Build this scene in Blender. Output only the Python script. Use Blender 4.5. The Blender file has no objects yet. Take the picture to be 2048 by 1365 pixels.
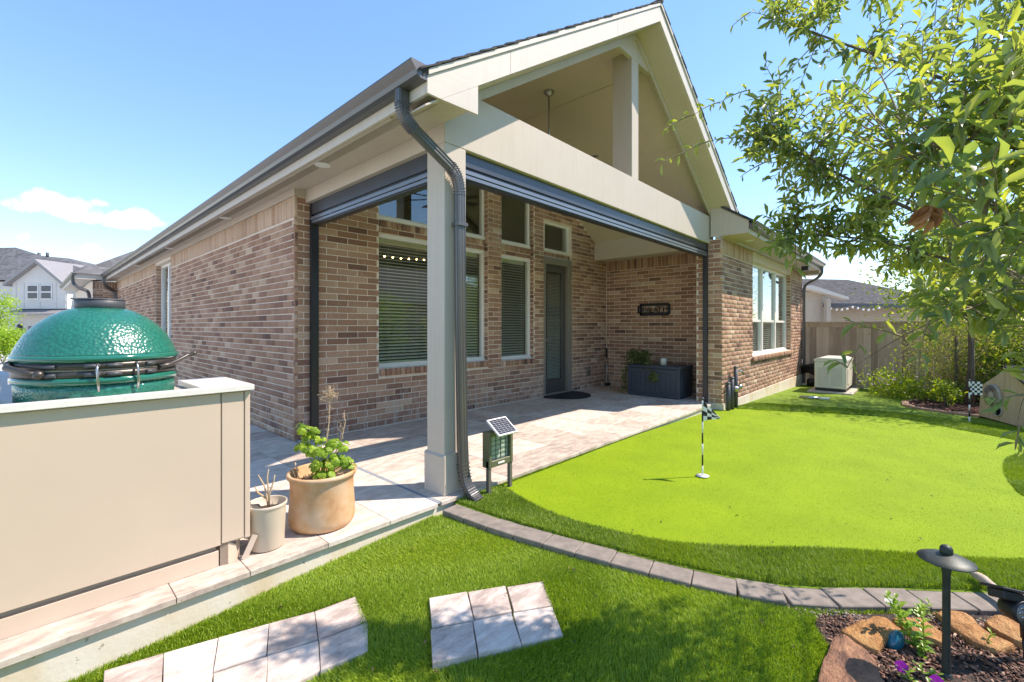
import bpy, math, random
import numpy as np
from mathutils import Vector, Matrix, Euler

random.seed(7); RNG = np.random.default_rng(7)
R = math.radians
scn = bpy.context.scene
COL = scn.collection

# ------------------------------------------------------------------ camera, world, sun, exposure
YAW, FPX, PCX, PCY, CAMH = 42.7, 898.0, 1024.0, 654.0, 1.24
cd = bpy.data.cameras.new('camera'); cam = bpy.data.objects.new('camera', cd); COL.objects.link(cam)
cam.location = (0, 0, CAMH); cam.rotation_euler = (R(90), 0, R(YAW - 90))
cd.sensor_width = 36; cd.lens = FPX / 2048 * 36; cd.shift_y = (PCY - 682.5) / 2048
cd.clip_start = 0.05; cd.clip_end = 2000
scn.camera = cam
SUN = Vector((0.776, -0.631, 0)).normalized() * math.cos(R(52)); SUN.z = math.sin(R(52))
world = bpy.data.worlds.new('World'); scn.world = world; world.use_nodes = True
sl = bpy.data.lights.new('sun', 'SUN'); sl.energy = 2.65; sl.angle = R(0.53); sl.color = (1.0, 0.93, 0.83)
so = bpy.data.objects.new('sun', sl); COL.objects.link(so); so.location = (8, -8, 12)
so.rotation_euler = SUN.to_track_quat('Z', 'Y').to_euler()
scn.view_settings.view_transform = 'Standard'; scn.view_settings.look = 'None'
scn.view_settings.exposure = 1.52; scn.view_settings.gamma = 1.0
scn.view_settings.use_curve_mapping = False
try:
    scn.view_settings.use_white_balance = True; scn.view_settings.white_balance_temperature = 6900; scn.view_settings.white_balance_tint = 17
except Exception:
    pass
SKY_STRENGTH = 0.15
try:
    scn.cycles.max_bounces = 12; scn.cycles.diffuse_bounces = 8; scn.cycles.glossy_bounces = 4
    scn.cycles.transparent_max_bounces = 12; scn.cycles.use_denoising = True
    scn.cycles.sample_clamp_indirect = 6.0
except Exception:
    pass

# ------------------------------------------------------------------ survey helpers (photo measurements -> metres)
_a = R(YAW); FW = (math.cos(_a), math.sin(_a)); RT = (math.sin(_a), -math.cos(_a))
def ray(px, py):
    r = (px - PCX) / FPX; u = (PCY - py) / FPX
    return (FW[0] + r * RT[0], FW[1] + r * RT[1], u)
def at(px, py, d):
    v = ray(px, py); return Vector((v[0] * d, v[1] * d, CAMH + v[2] * d))
def atz(px, py, z=0.0):
    v = ray(px, py); return at(px, py, (z - CAMH) / v[2])
def project(p):
    d = p[0] * FW[0] + p[1] * FW[1]; r = p[0] * RT[0] + p[1] * RT[1]
    return (PCX + FPX * r / d, PCY - FPX * (p[2] - CAMH) / d, d)

# ------------------------------------------------------------------ object helpers
W = {}
def _props(o, label, cat, group, kind):
    if label: o['label'] = label
    if cat: o['category'] = cat
    if group: o['group'] = group
    if kind: o['kind'] = kind
def thing(name, label, cat, loc=(0, 0, 0), rz=0.0, group=None):
    o = bpy.data.objects.new(name, None); COL.objects.link(o)
    o.location = loc; o.rotation_euler = (0, 0, rz); o.empty_display_size = 0.1
    _props(o, label, cat, group, None)
    W[o.name] = Matrix.Translation(loc) @ Matrix.Rotation(rz, 4, 'Z')
    return o
def place(o, parent, local=False):
    if parent is not None:
        o.parent = parent
        if local: W[o.name] = W[parent.name].copy()
        else:
            o.matrix_parent_inverse = W[parent.name].inverted(); W[o.name] = Matrix.Identity(4)
    else: W[o.name] = Matrix.Identity(4)
def link(name, me, mats, parent=None, local=False, label=None, cat=None, group=None, kind=None):
    o = bpy.data.objects.new(name, me); COL.objects.link(o)
    for m in (mats if isinstance(mats, (list, tuple)) else [mats]):
        if m is not None: me.materials.append(m)
    place(o, parent, local); _props(o, label, cat, group, kind)
    return o
class MB:
    def __init__(s): s.v = []; s.f = []; s.m = []; s.sm = []
    def add(s, vs, fs, mi=0, smooth=False):
        b = len(s.v); s.v += [tuple(v) for v in vs]; s.f += [tuple(b + i for i in f) for f in fs]
        s.m += [mi] * len(fs); s.sm += [smooth] * len(fs); return s
    def box(s, x0, x1, y0, y1, z0, z1, mi=0, M=None):
        v = [Vector(p) for p in ((x0,y0,z0),(x1,y0,z0),(x1,y1,z0),(x0,y1,z0),(x0,y0,z1),(x1,y0,z1),(x1,y1,z1),(x0,y1,z1))]
        if M is not None: v = [M @ p for p in v]
        return s.add(v, [(3,2,1,0),(4,5,6,7),(0,1,5,4),(1,2,6,5),(2,3,7,6),(3,0,4,7)], mi)
    def bbox(s, x0, x1, y0, y1, z0, z1, b=0.004, mi=0, M=None):
        # bevelled box: 24 verts
        xs, ys, zs = (x0, x1), (y0, y1), (z0, z1); vs = []; idx = {}
        for i in (0, 1):
            for j in (0, 1):
                for k in (0, 1):
                    sx, sy, sz = (1 if i == 0 else -1), (1 if j == 0 else -1), (1 if k == 0 else -1)
                    for a in range(3):
                        p = [xs[i] + sx * b, ys[j] + sy * b, zs[k] + sz * b]
                        p[a] = (xs[i], ys[j], zs[k])[a]
                        idx[(i, j, k, a)] = len(vs); vs.append(Vector(p))
        fs = []
        q = [(0, 0), (1, 0), (1, 1), (0, 1)]
        for side in (0, 1):
            f = [idx[(side, a, c, 0)] for a, c in q]; fs.append(f if side else f[::-1])
            f = [idx[(a, side, c, 1)] for a, c in q]; fs.append(f[::-1] if side else f)
            f = [idx[(a, c, side, 2)] for a, c in q]; fs.append(f if side else f[::-1])
        for j in (0, 1):
            for k in (0, 1):
                fs.append([idx[(0,j,k,1)], idx[(1,j,k,1)], idx[(1,j,k,2)], idx[(0,j,k,2)]])
                fs.append([idx[(j,0,k,0)], idx[(j,1,k,0)], idx[(j,1,k,2)], idx[(j,0,k,2)]])
                fs.append([idx[(j,k,0,0)], idx[(j,k,1,0)], idx[(j,k,1,1)], idx[(j,k,0,1)]])
        for i in (0, 1):
            for j in (0, 1):
                for k in (0, 1): fs.append([idx[(i,j,k,0)], idx[(i,j,k,1)], idx[(i,j,k,2)]])
        if M is not None: vs = [M @ p for p in vs]
        return s.add(vs, fs, mi)
    def prism(s, poly, axis, a0, a1, mi=0):
        # poly: 2-D points in the plane across axis ('x': (y,z), 'y': (x,z), 'z': (x,y))
        def P(p, a): return (a, p[0], p[1]) if axis == 'x' else (p[0], a, p[1]) if axis == 'y' else (p[0], p[1], a)
        n = len(poly); vs = [P(p, a0) for p in poly] + [P(p, a1) for p in poly]
        fs = [tuple(range(n))[::-1], tuple(range(n, 2 * n))] + [(i, (i + 1) % n, n + (i + 1) % n, n + i) for i in range(n)]
        return s.add(vs, fs, mi)
    def tube(s, pts, rad, sides=8, mi=0, cap=True, smooth=True):
        pts = [Vector(p) for p in pts]; n = len(pts)
        rad = rad if isinstance(rad, (list, tuple)) else [rad] * n
        vs = []; up = Vector((0, 0, 1))
        prev = None
        for i, p in enumerate(pts):
            t = (pts[min(i + 1, n - 1)] - pts[max(i - 1, 0)]).normalized()
            if prev is None:
                a = t.cross(up if abs(t.z) < 0.9 else Vector((1, 0, 0))).normalized()
            else: a = (prev - t * prev.dot(t)).normalized()
            prev = a; b = t.cross(a)
            for k in range(sides):
                w = 2 * math.pi * k / sides; vs.append(p + (a * math.cos(w) + b * math.sin(w)) * rad[i])
        fs = []
        for i in range(n - 1):
            for k in range(sides):
                k2 = (k + 1) % sides; fs.append((i * sides + k, i * sides + k2, (i + 1) * sides + k2, (i + 1) * sides + k))
        s.add(vs, fs, mi, smooth)
        if cap:
            b = len(s.v) - n * sides
            s.f += [tuple(b + k for k in range(sides))[::-1], tuple(b + (n - 1) * sides + k for k in range(sides))]; s.m += [mi] * 2; s.sm += [False] * 2
        return s
    def lathe(s, prof, c=(0, 0, 0), seg=32, mi=0, smooth=True):
        vs = []; n = len(prof)
        for r, z in prof:
            for k in range(seg):
                w = 2 * math.pi * k / seg; vs.append((c[0] + r * math.cos(w), c[1] + r * math.sin(w), c[2] + z))
        fs = []
        for i in range(n - 1):
            for k in range(seg):
                k2 = (k + 1) % seg; fs.append((i * seg + k, i * seg + k2, (i + 1) * seg + k2, (i + 1) * seg + k))
        fs.append(tuple(range(seg))[::-1]); fs.append(tuple((n - 1) * seg + k for k in range(seg)))
        return s.add(vs, fs, mi, smooth)
    def ball(s, c, r, mi=0, seg=12, rings=8, sc=(1, 1, 1)):
        prof = [(max(1e-4, r * math.sin(math.pi * i / rings)), -r * math.cos(math.pi * i / rings)) for i in range(rings + 1)]
        b = len(s.v); s.lathe(prof, (0, 0, 0), seg, mi)
        for i in range(b, len(s.v)):
            v = s.v[i]; s.v[i] = (c[0] + v[0] * sc[0], c[1] + v[1] * sc[1], c[2] + v[2] * sc[2])
        return s
    def xf(s, M):
        s.v = [tuple(M @ Vector(v)) for v in s.v]; return s
    def mesh(s, name):
        me = bpy.data.meshes.new(name); me.from_pydata(s.v, [], s.f)
        me.polygons.foreach_set('material_index', s.m); me.polygons.foreach_set('use_smooth', s.sm); me.update()
        return me
    def obj(s, name, mats, parent=None, **k): return link(name, s.mesh(name), mats, parent, **k)
def np_mesh(name, verts, faces, tone=None, smooth=False):
    # verts (N,3), faces (M,k) numpy; tone per vertex
    me = bpy.data.meshes.new(name); k = faces.shape[1]
    me.vertices.add(len(verts)); me.vertices.foreach_set('co', np.ascontiguousarray(verts, np.float32).ravel())
    me.loops.add(faces.size); me.loops.foreach_set('vertex_index', np.ascontiguousarray(faces, np.int32).ravel())
    me.polygons.add(len(faces)); me.polygons.foreach_set('loop_start', np.arange(0, faces.size, k, dtype=np.int32))
    if smooth: me.polygons.foreach_set('use_smooth', np.ones(len(faces), bool))
    if tone is not None:
        a = me.attributes.new('tone', 'FLOAT', 'POINT'); a.data.foreach_set('value', np.ascontiguousarray(tone, np.float32))
    me.update(calc_edges=True); me.validate()
    return me
def set_tone(me, t):
    a = me.attributes.new('tone', 'FLOAT', 'POINT'); a.data.foreach_set('value', np.full(len(me.vertices), t, np.float32))

# ------------------------------------------------------------------ materials
class NT:
    def __init__(s, name):
        s.mat = bpy.data.materials.new(name); s.mat.use_nodes = True; s.t = s.mat.node_tree; s.t.nodes.clear()
        s.out = s.t.nodes.new('ShaderNodeOutputMaterial')
    def n(s, typ, **kw):
        nd = s.t.nodes.new('ShaderNode' + typ)
        for k, v in kw.items():
            if k in nd.inputs: nd.inputs[k].default_value = v
            else: setattr(nd, k, v)
        return nd
    def l(s, a, b): s.t.links.new(a, b)
    def noise(s, scale, vec=None, detail=4, rough=0.55, sc=None):
        nd = s.n('TexNoise', Scale=scale, Detail=detail, Roughness=rough)
        if vec is None: vec = s.n('NewGeometry').outputs['Position']
        if sc is not None:
            mp = s.n('Mapping'); mp.inputs['Scale'].default_value = sc; s.l(vec, mp.inputs['Vector']); vec = mp.outputs[0]
        s.l(vec, nd.inputs['Vector']); return nd.outputs['Fac']
    def ramp(s, fac, stops, interp='LINEAR'):
        nd = s.n('ValToRGB'); cr = nd.color_ramp; cr.interpolation = interp
        while len(cr.elements) < len(stops): cr.elements.new(0.5)
        for e, (p, c) in zip(cr.elements, stops):
            e.position = p; e.color = (*c, 1) if len(c) == 3 else c
        s.l(fac, nd.inputs['Fac']); return nd.outputs['Color']
    def mix(s, fac, a, b, mode='MIX'):
        nd = s.n('MixRGB', blend_type=mode)
        for i, x in enumerate((fac, a, b)):
            if hasattr(x, 'links'): s.l(x, nd.inputs[i])
            else: nd.inputs[i].default_value = x if i == 0 else (*x, 1)
        return nd.outputs[0]
    def math(s, op, a, b=0.5, clamp=False):
        nd = s.n('Math', operation=op, use_clamp=clamp)
        for i, x in enumerate((a, b)):
            if hasattr(x, 'links'): s.l(x, nd.inputs[i])
            else: nd.inputs[i].default_value = x
        return nd.outputs[0]
    def bsdf(s, color, rough=0.6, bump=None, bstr=0.3, bdist=0.01, metallic=0.0, spec=0.5, coat=0.0):
        p = s.n('BsdfPrincipled')
        for nm, x in (('Base Color', color), ('Roughness', rough)):
            if hasattr(x, 'links'): s.l(x, p.inputs[nm])
            else: p.inputs[nm].default_value = (*x, 1) if nm == 'Base Color' else x
        p.inputs['Metallic'].default_value = metallic; p.inputs['Specular IOR Level'].default_value = spec
        p.inputs['Coat Weight'].default_value = coat
        if bump is not None:
            b = s.n('Bump', Strength=bstr, Distance=bdist); s.l(bump, b.inputs['Height']); s.l(b.outputs[0], p.inputs['Normal'])
        return p
    def done(s, sh): s.l(sh.outputs[0], s.out.inputs['Surface']); return s.mat
def simple(name, c, rough=0.55, var=0.12, scale=14, bstr=0.08, metallic=0.0, spec=0.5, sc=None, coat=0.0, fine=160):
    t = NT(name); nz = t.noise(scale, sc=sc); f2 = t.noise(fine, detail=2)
    lo = tuple(x * (1 - var) for x in c); hi = tuple(min(1, x * (1 + var)) for x in c)
    col = t.ramp(nz, [(0.3, lo), (0.7, hi)])
    return t.done(t.bsdf(col, rough, f2, bstr, 0.003, metallic, spec, coat))
def tone_out(t): return t.n('Attribute', attribute_name='tone').outputs['Fac']

def mk_brick():
    t = NT('brick'); tone = tone_out(t)
    base = t.ramp(tone, [(0.0, (0.190, 0.106, 0.080)), (0.2, (0.310, 0.170, 0.112)), (0.5, (0.440, 0.252, 0.160)), (0.78, (0.545, 0.350, 0.230)), (1.0, (0.65, 0.475, 0.335))])
    n1 = t.noise(13, detail=5, rough=0.65, sc=(1.6, 1.6, 0.9)); cream = t.ramp(n1, [(0.56, (0, 0, 0)), (0.68, (1, 1, 1))])
    k = t.math('MULTIPLY', cream, t.math('MULTIPLY', tone, 0.85))
    c = t.mix(k, base, (0.62, 0.51, 0.40))
    sp = t.n('SeparateXYZ'); t.l(t.n('NewGeometry').outputs['Position'], sp.inputs[0])
    low = t.math('SUBTRACT', 1.0, t.math('DIVIDE', sp.outputs['Z'], 0.75), clamp=True)
    salt = t.ramp(t.noise(22, detail=5, rough=0.7, sc=(1, 1, 0.25)), [(0.5, (0, 0, 0)), (0.64, (1, 1, 1))])
    c = t.mix(t.math('MULTIPLY', t.math('MULTIPLY', low, salt), 0.6), c, (0.62, 0.56, 0.50))
    n2 = t.noise(70, detail=4, rough=0.7); dk = t.ramp(n2, [(0.30, (0.68, 0.66, 0.66)), (0.55, (1, 1, 1))])
    c = t.mix(0.8, c, dk, 'MULTIPLY')
    big = t.ramp(t.noise(0.9, detail=4, rough=0.6), [(0.35, (0.86, 0.83, 0.80)), (0.62, (1, 1, 1))]); c = t.mix(1.0, c, big, 'MULTIPLY')
    n3 = t.noise(120, detail=3)
    return t.done(t.bsdf(c, 0.9, t.math('ADD', n3, n2), 0.38, 0.005, spec=0.25))
def mk_travertine(name, lo, mid, hi):
    t = NT(name); tone = tone_out(t)
    n1 = t.noise(7, detail=7, rough=0.62, sc=(1, 2.4, 1)); n2 = t.noise(38, detail=5, rough=0.7, sc=(1, 2, 1))
    f = t.math('ADD', t.math('MULTIPLY', n1, 0.75), t.math('MULTIPLY', t.math('SUBTRACT', tone, 0.5), 0.22))
    f = t.math('ADD', f, t.math('MULTIPLY', t.math('SUBTRACT', n2, 0.5), 0.3))
    c = t.ramp(f, [(0.20, lo), (0.36, mid), (0.52, hi), (0.7, tuple(min(1, x * 1.12) for x in hi))])
    pit = t.ramp(n2, [(0.28, (0.55, 0.5, 0.46)), (0.36, (1, 1, 1))])
    c = t.mix(0.7, c, pit, 'MULTIPLY')
    return t.done(t.bsdf(c, 0.62, n2, 0.25, 0.004, spec=0.35))
def mk_concrete():
    t = NT('stained_concrete'); n1 = t.noise(3.2, detail=6, sc=(1, 1, 0.35)); n2 = t.noise(60, detail=4)
    c = t.ramp(n1, [(0.3, (0.60, 0.47, 0.29)), (0.46, (0.68, 0.60, 0.47)), (0.7, (0.72, 0.67, 0.58))])
    pit = t.ramp(t.noise(26, detail=2), [(0.27, (0.45, 0.42, 0.36)), (0.31, (1, 1, 1))]); c = t.mix(0.8, c, pit, 'MULTIPLY')
    return t.done(t.bsdf(c, 0.85, n2, 0.3, 0.004, spec=0.3))
def mk_leaf(name, lo, hi, trans=0.45, rough=0.42, tcol=None, tscale=1.0):
    t = NT(name); tone = tone_out(t); c = t.ramp(tone, [(0.0, lo), (1.0, hi)])
    n = t.noise(30, detail=2); c = t.mix(0.3, c, t.ramp(n, [(0.3, (0.6, 0.6, 0.6)), (0.7, (1, 1, 1))]), 'MULTIPLY')
    p = t.bsdf(c, rough, spec=0.45)
    tr = t.n('BsdfTranslucent'); tc = t.mix(1.0, c, tcol or (1.9, 1.9, 0.5), 'MULTIPLY'); t.l(tc, tr.inputs['Color'])
    m = t.n('MixShader'); m.inputs[0].default_value = trans; t.l(p.outputs[0], m.inputs[1]); t.l(tr.outputs[0], m.inputs[2])
    return t.done(m)
def mk_turf(name, lo, hi, scale=120, bstr=0.6):
    t = NT(name); n1 = t.noise(scale, detail=3, rough=0.7); n2 = t.noise(2.2, detail=3); n3 = t.noise(420, detail=2)
    c = t.ramp(t.math('ADD', t.math('MULTIPLY', n1, 0.45), t.math('MULTIPLY', n2, 0.55)), [(0.34, lo), (0.64, hi)])
    return t.done(t.bsdf(c, 0.75, t.math('ADD', n1, n3), bstr, 0.01, spec=0.25))
def mk_glass():
    t = NT('window_glass'); geo = t.n('NewGeometry'); dt = t.n('VectorMath', operation='DOT_PRODUCT'); t.l(geo.outputs['Incoming'], dt.inputs[0]); t.l(geo.outputs['Normal'], dt.inputs[1])
    f = t.math('ADD', 0.08, t.math('MULTIPLY', t.math('POWER', t.math('SUBTRACT', 1.0, t.math('ABSOLUTE', dt.outputs['Value']), clamp=True), 5.0), 0.94), clamp=True)
    a = t.n('BsdfTransparent'); a.inputs[0].default_value = (0.92, 0.96, 0.925, 1)
    g = t.n('BsdfGlossy', Roughness=0.0); g.inputs['Color'].default_value = (0.92, 0.96, 1, 1)
    m = t.n('MixShader'); t.l(f, m.inputs[0]); t.l(a.outputs[0], m.inputs[1]); t.l(g.outputs[0], m.inputs[2])
    return t.done(m)
def mk_shingle(name, lo, hi, s=7.0):
    t = NT(name); geo = t.n('NewGeometry'); vo = t.n('TexVoronoi', Scale=s); mp = t.n('Mapping'); mp.inputs['Scale'].default_value = (1, 1, 2.2)
    t.l(geo.outputs['Position'], mp.inputs[0]); t.l(mp.outputs[0], vo.inputs['Vector'])
    n = t.noise(90, detail=3); sep = t.n('SeparateColor'); t.l(vo.outputs['Color'], sep.inputs[0])
    c = t.ramp(t.math('ADD', t.math('MULTIPLY', sep.outputs[0], 0.6), t.math('MULTIPLY', n, 0.4)), [(0.2, lo), (0.8, hi)])
    return t.done(t.bsdf(c, 0.9, n, 0.5, 0.01, spec=0.2))
def mk_wood(name, lo, mid, hi, sc=(30, 30, 1.6)):
    t = NT(name); tone = tone_out(t); n = t.noise(1.0, detail=6, rough=0.65, sc=sc); n2 = t.noise(2.5)
    f = t.math('ADD', t.math('MULTIPLY', n, 0.75), t.math('MULTIPLY', t.math('SUBTRACT', tone, 0.5), 0.35)); f = t.math('ADD', f, t.math('MULTIPLY', n2, 0.2))
    c = t.ramp(f, [(0.25, lo), (0.5, mid), (0.75, hi)])
    return t.done(t.bsdf(c, 0.85, n, 0.3, 0.004, spec=0.25))
def mk_kamado():
    t = NT('green_glaze'); vo = t.n('TexVoronoi', Scale=82.0, feature='SMOOTH_F1'); vo.inputs['Smoothness'].default_value = 0.7
    t.l(t.n('NewGeometry').outputs['Position'], vo.inputs['Vector'])
    c = t.ramp(vo.outputs['Distance'], [(0.1, (0.014, 0.180, 0.125)), (0.6, (0.010, 0.130, 0.092))])
    return t.done(t.bsdf(c, 0.27, vo.outputs['Distance'], 0.30, 0.012, spec=0.6, coat=0.15))
def mk_rock():
    t = NT('sandstone'); tone = tone_out(t); n = t.noise(9, detail=7, rough=0.65, sc=(1, 2.2, 2)); n2 = t.noise(50, detail=5, rough=0.7)
    a = t.ramp(n, [(0.3, (0.26, 0.12, 0.05)), (0.47, (0.50, 0.25, 0.09)), (0.66, (0.66, 0.38, 0.15))])
    b = t.ramp(n, [(0.3, (0.16, 0.10, 0.08)), (0.5, (0.36, 0.19, 0.12)), (0.7, (0.52, 0.29, 0.17))])
    return t.done(t.bsdf(t.mix(tone, b, a), 0.85, t.math('ADD', n2, n), 0.9, 0.03, spec=0.25))
def mk_mulch(name, lo, mid, hi):
    t = NT(name); tone = tone_out(t); c = t.ramp(tone, [(0, lo), (0.6, mid), (1, hi)]); n = t.noise(150)
    return t.done(t.bsdf(t.mix(0.4, c, t.ramp(n, [(0.3, (0.5, 0.5, 0.5)), (0.7, (1, 1, 1))]), 'MULTIPLY'), 0.8, n, 0.4, 0.003))
def emis(name, c, s):
    t = NT(name); e = t.n('Emission', Strength=s); e.inputs[0].default_value = (*c, 1); return t.done(e)

M = {}
M['brick'] = mk_brick()
M['mortar'] = simple('mortar', (0.76, 0.66, 0.54), 0.95, 0.10, 30, 0.5)
def mk_trim(name, c):
    t = NT(name); g = t.noise(1.0, detail=5, rough=0.6, sc=(5, 5, 95)); d = t.noise(1.7, detail=5, rough=0.65); st = t.noise(1.0, detail=4, sc=(26, 26, 1.2))
    col = t.mix(0.10, c, t.ramp(g, [(0.3, (0.72, 0.70, 0.66)), (0.6, (1, 1, 1))]), 'MULTIPLY')
    col = t.mix(0.16, col, t.ramp(d, [(0.35, (0.70, 0.68, 0.62)), (0.6, (1, 1, 1))]), 'MULTIPLY')
    col = t.mix(0.10, col, t.ramp(st, [(0.38, (0.62, 0.58, 0.50)), (0.5, (1, 1, 1))]), 'MULTIPLY')
    return t.done(t.bsdf(col, 0.55, g, 0.18, 0.004))
M['trim'] = mk_trim('taupe_trim_paint', (0.535, 0.468, 0.385))
M['fascia'] = mk_trim('pale_trim_paint', (0.585, 0.535, 0.465))
M['ceiling'] = simple('ceiling_paint', (0.56, 0.475, 0.36), 0.7, 0.03, 4, 0.08)
M['gutter'] = simple('bronze_aluminium', (0.125, 0.122, 0.118), 0.32, 0.05, 5, 0.02, metallic=0.45)
M['screen'] = simple('charcoal_aluminium', (0.075, 0.082, 0.095), 0.3, 0.05, 5, 0.02, metallic=0.3)
M['screen_lit'] = simple('lit_aluminium_rail', (0.20, 0.22, 0.25), 0.3, 0.05, 5, 0.02, metallic=0.4)  # brighter copy of the charcoal screen metal, its lit look put into the colour
M['track'] = simple('black_aluminium', (0.018, 0.019, 0.022), 0.35, 0.1, 6, 0.02)
M['vinyl'] = simple('white_vinyl', (0.80, 0.765, 0.70), 0.4, 0.03, 6, 0.03)
M['blind'] = simple('blind_slat', (0.78, 0.74, 0.66), 0.55, 0.05, 6, 0.03)
M['room'] = simple('room_paint', (0.30, 0.27, 0.21), 0.8, 0.05, 2, 0.05)
M['door'] = simple('charcoal_door_paint', (0.085, 0.078, 0.068), 0.45, 0.06, 6, 0.05)
M['doorframe'] = simple('taupe_door_frame', (0.24, 0.21, 0.165), 0.5, 0.05, 6, 0.05)
M['glass'] = mk_glass()
M['tile'] = mk_travertine('travertine', (0.37, 0.30, 0.25), (0.54, 0.46, 0.38), (0.68, 0.61, 0.53))
M['paver'] = mk_travertine('pale_travertine', (0.36, 0.29, 0.25), (0.55, 0.47, 0.41), (0.68, 0.62, 0.56))
M['joint'] = simple('joint_sand', (0.52, 0.47, 0.42), 0.95, 0.1, 40, 0.3)
M['sealant'] = simple('blue_grey_sealant', (0.25, 0.29, 0.33), 0.7, 0.06, 20, 0.1)
M['concrete'] = mk_concrete()
M['shingle'] = mk_shingle('dark_shingle', (0.035, 0.034, 0.035), (0.095, 0.093, 0.092))
M['shingle_far'] = mk_shingle('grey_shingle', (0.095, 0.096, 0.10), (0.175, 0.175, 0.18), 3.0)
M['kerb'] = simple('grey_paver', (0.215, 0.185, 0.155), 0.85, 0.22, 18, 0.4, fine=220)
M['turf_base'] = mk_turf('turf_base', (0.08, 0.14, 0.010), (0.19, 0.30, 0.025))
M['far_turf'] = mk_turf('far_turf', (0.11, 0.19, 0.010), (0.22, 0.34, 0.022), 60, 0.8)
M['green'] = mk_turf('putting_turf', (0.190, 0.300, 0.002), (0.255, 0.375, 0.003), 420, 0.45)
M['blade'] = mk_leaf('grass_blade', (0.145, 0.27, 0.012), (0.43, 0.55, 0.06), 0.35, 0.5, (1.6, 1.6, 0.6))
M['fringe_blade'] = mk_leaf('fringe_blade', (0.10, 0.195, 0.010), (0.31, 0.43, 0.045), 0.33, 0.5, (1.6, 1.6, 0.6))
M['green_blade'] = mk_leaf('putting_blade', (0.200, 0.325, 0.002), (0.255, 0.385, 0.003), 0.30, 0.6, (1.2, 1.2, 0.6))
M['soil'] = simple('dark_soil', (0.045, 0.030, 0.022), 0.95, 0.3, 40, 0.8, fine=90)
M['mulch'] = mk_mulch('bark_mulch', (0.07, 0.034, 0.022), (0.26, 0.13, 0.085), (0.58, 0.42, 0.30))
M['mulch_red'] = mk_mulch('red_mulch', (0.055, 0.018, 0.012), (0.17, 0.055, 0.035), (0.33, 0.16, 0.10))
M['rock'] = mk_rock()
M['olive'] = mk_leaf('live_oak_leaf', (0.125, 0.195, 0.12), (0.40, 0.41, 0.115), 0.50, 0.30, (1.8, 1.9, 0.55))
M['bush'] = mk_leaf('bush_leaf', (0.11, 0.19, 0.02), (0.36, 0.44, 0.05), 0.42, 0.5, (1.9, 1.9, 0.4))
M['bush_dark'] = mk_leaf('dark_bush_leaf', (0.045, 0.09, 0.016), (0.15, 0.22, 0.03), 0.38, 0.45, (1.9, 2.0, 0.4))
M['bush_pale'] = mk_leaf('pale_shrub_leaf', (0.24, 0.28, 0.05), (0.55, 0.56, 0.17), 0.4, 0.55, (1.6, 1.6, 0.5))
M['lime'] = mk_leaf('lime_leaf', (0.19, 0.34, 0.02), (0.44, 0.58, 0.06), 0.38, 0.45, (1.4, 1.5, 0.4))
M['vinca'] = mk_leaf('vinca_leaf', (0.11, 0.24, 0.02), (0.33, 0.48, 0.05), 0.36, 0.3, (1.5, 1.6, 0.4))
M['ivy'] = mk_leaf('ivy_leaf', (0.045, 0.075, 0.015), (0.16, 0.19, 0.05), 0.3, 0.5)
M['dead'] = mk_leaf('dead_leaf', (0.30, 0.13, 0.06), (0.50, 0.24, 0.11), 0.4, 0.6, (1.4, 1.2, 0.8))
M['bark'] = simple('bark', (0.12, 0.095, 0.07), 0.9, 0.3, 30, 0.8, sc=(1, 1, 0.3), fine=80)
M['twig'] = simple('twig_bark', (0.22, 0.18, 0.095), 0.8, 0.2, 30, 0.3)
M['drystem'] = simple('dry_stem', (0.48, 0.36, 0.23), 0.85, 0.15, 30, 0.3)
M['magenta'] = mk_leaf('magenta_petal', (0.42, 0.015, 0.42), (0.60, 0.03, 0.55), 0.4, 0.5, (1.4, 1, 1.4))
M['white_petal'] = mk_leaf('white_petal', (0.75, 0.72, 0.74), (0.85, 0.82, 0.84), 0.3, 0.5, (1, 1, 1))
M['pink_petal'] = mk_leaf('pink_petal', (0.50, 0.30, 0.48), (0.75, 0.62, 0.74), 0.3, 0.5, (1, 1, 1))
M['cabinet'] = simple('tan_cabinet', (0.58, 0.465, 0.36), 0.42, 0.045, 1.6, 0.03)
M['counter'] = simple('pale_stone_counter', (0.72, 0.69, 0.64), 0.3, 0.06, 22, 0.05)
M['glaze'] = mk_kamado()
M['band'] = simple('dark_steel', (0.075, 0.066, 0.058), 0.38, 0.1, 20, 0.05, metallic=0.5)
M['steel'] = simple('steel', (0.45, 0.45, 0.45), 0.28, 0.05, 20, 0.02, metallic=0.9)
M['cap'] = simple('grey_cast_iron', (0.06, 0.066, 0.075), 0.5, 0.1, 30, 0.1)
M['gasket'] = simple('felt_gasket', (0.32, 0.29, 0.22), 0.9, 0.1, 40, 0.2)
M['plastic_pot'] = simple('beige_plastic', (0.56, 0.48, 0.37), 0.5, 0.04, 8, 0.03)
M['potsoil'] = simple('potting_soil', (0.09, 0.055, 0.035), 0.95, 0.5, 60, 0.8)
M['zap'] = simple('olive_plastic', (0.115, 0.125, 0.07), 0.45, 0.08, 8, 0.05)
M['zap_post'] = simple('grey_green_post', (0.12, 0.115, 0.095), 0.5, 0.08, 8, 0.05)
M['white'] = simple('white_plastic', (0.78, 0.78, 0.76), 0.4, 0.03, 8, 0.02)
M['cell'] = simple('solar_cell', (0.035, 0.042, 0.065), 0.15, 0.1, 20, 0.01)
M['lampglass'] = simple('pale_green_panel', (0.42, 0.52, 0.42), 0.3, 0.05, 8, 0.02)
M['black'] = simple('black_plastic', (0.013, 0.014, 0.016), 0.45, 0.1, 8, 0.05)
M['bronze'] = simple('weathered_bronze', (0.040, 0.050, 0.045), 0.5, 0.3, 18, 0.1, metallic=0.3)
M['deck'] = simple('navy_grey_resin', (0.040, 0.052, 0.070), 0.5, 0.08, 8, 0.06)
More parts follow.
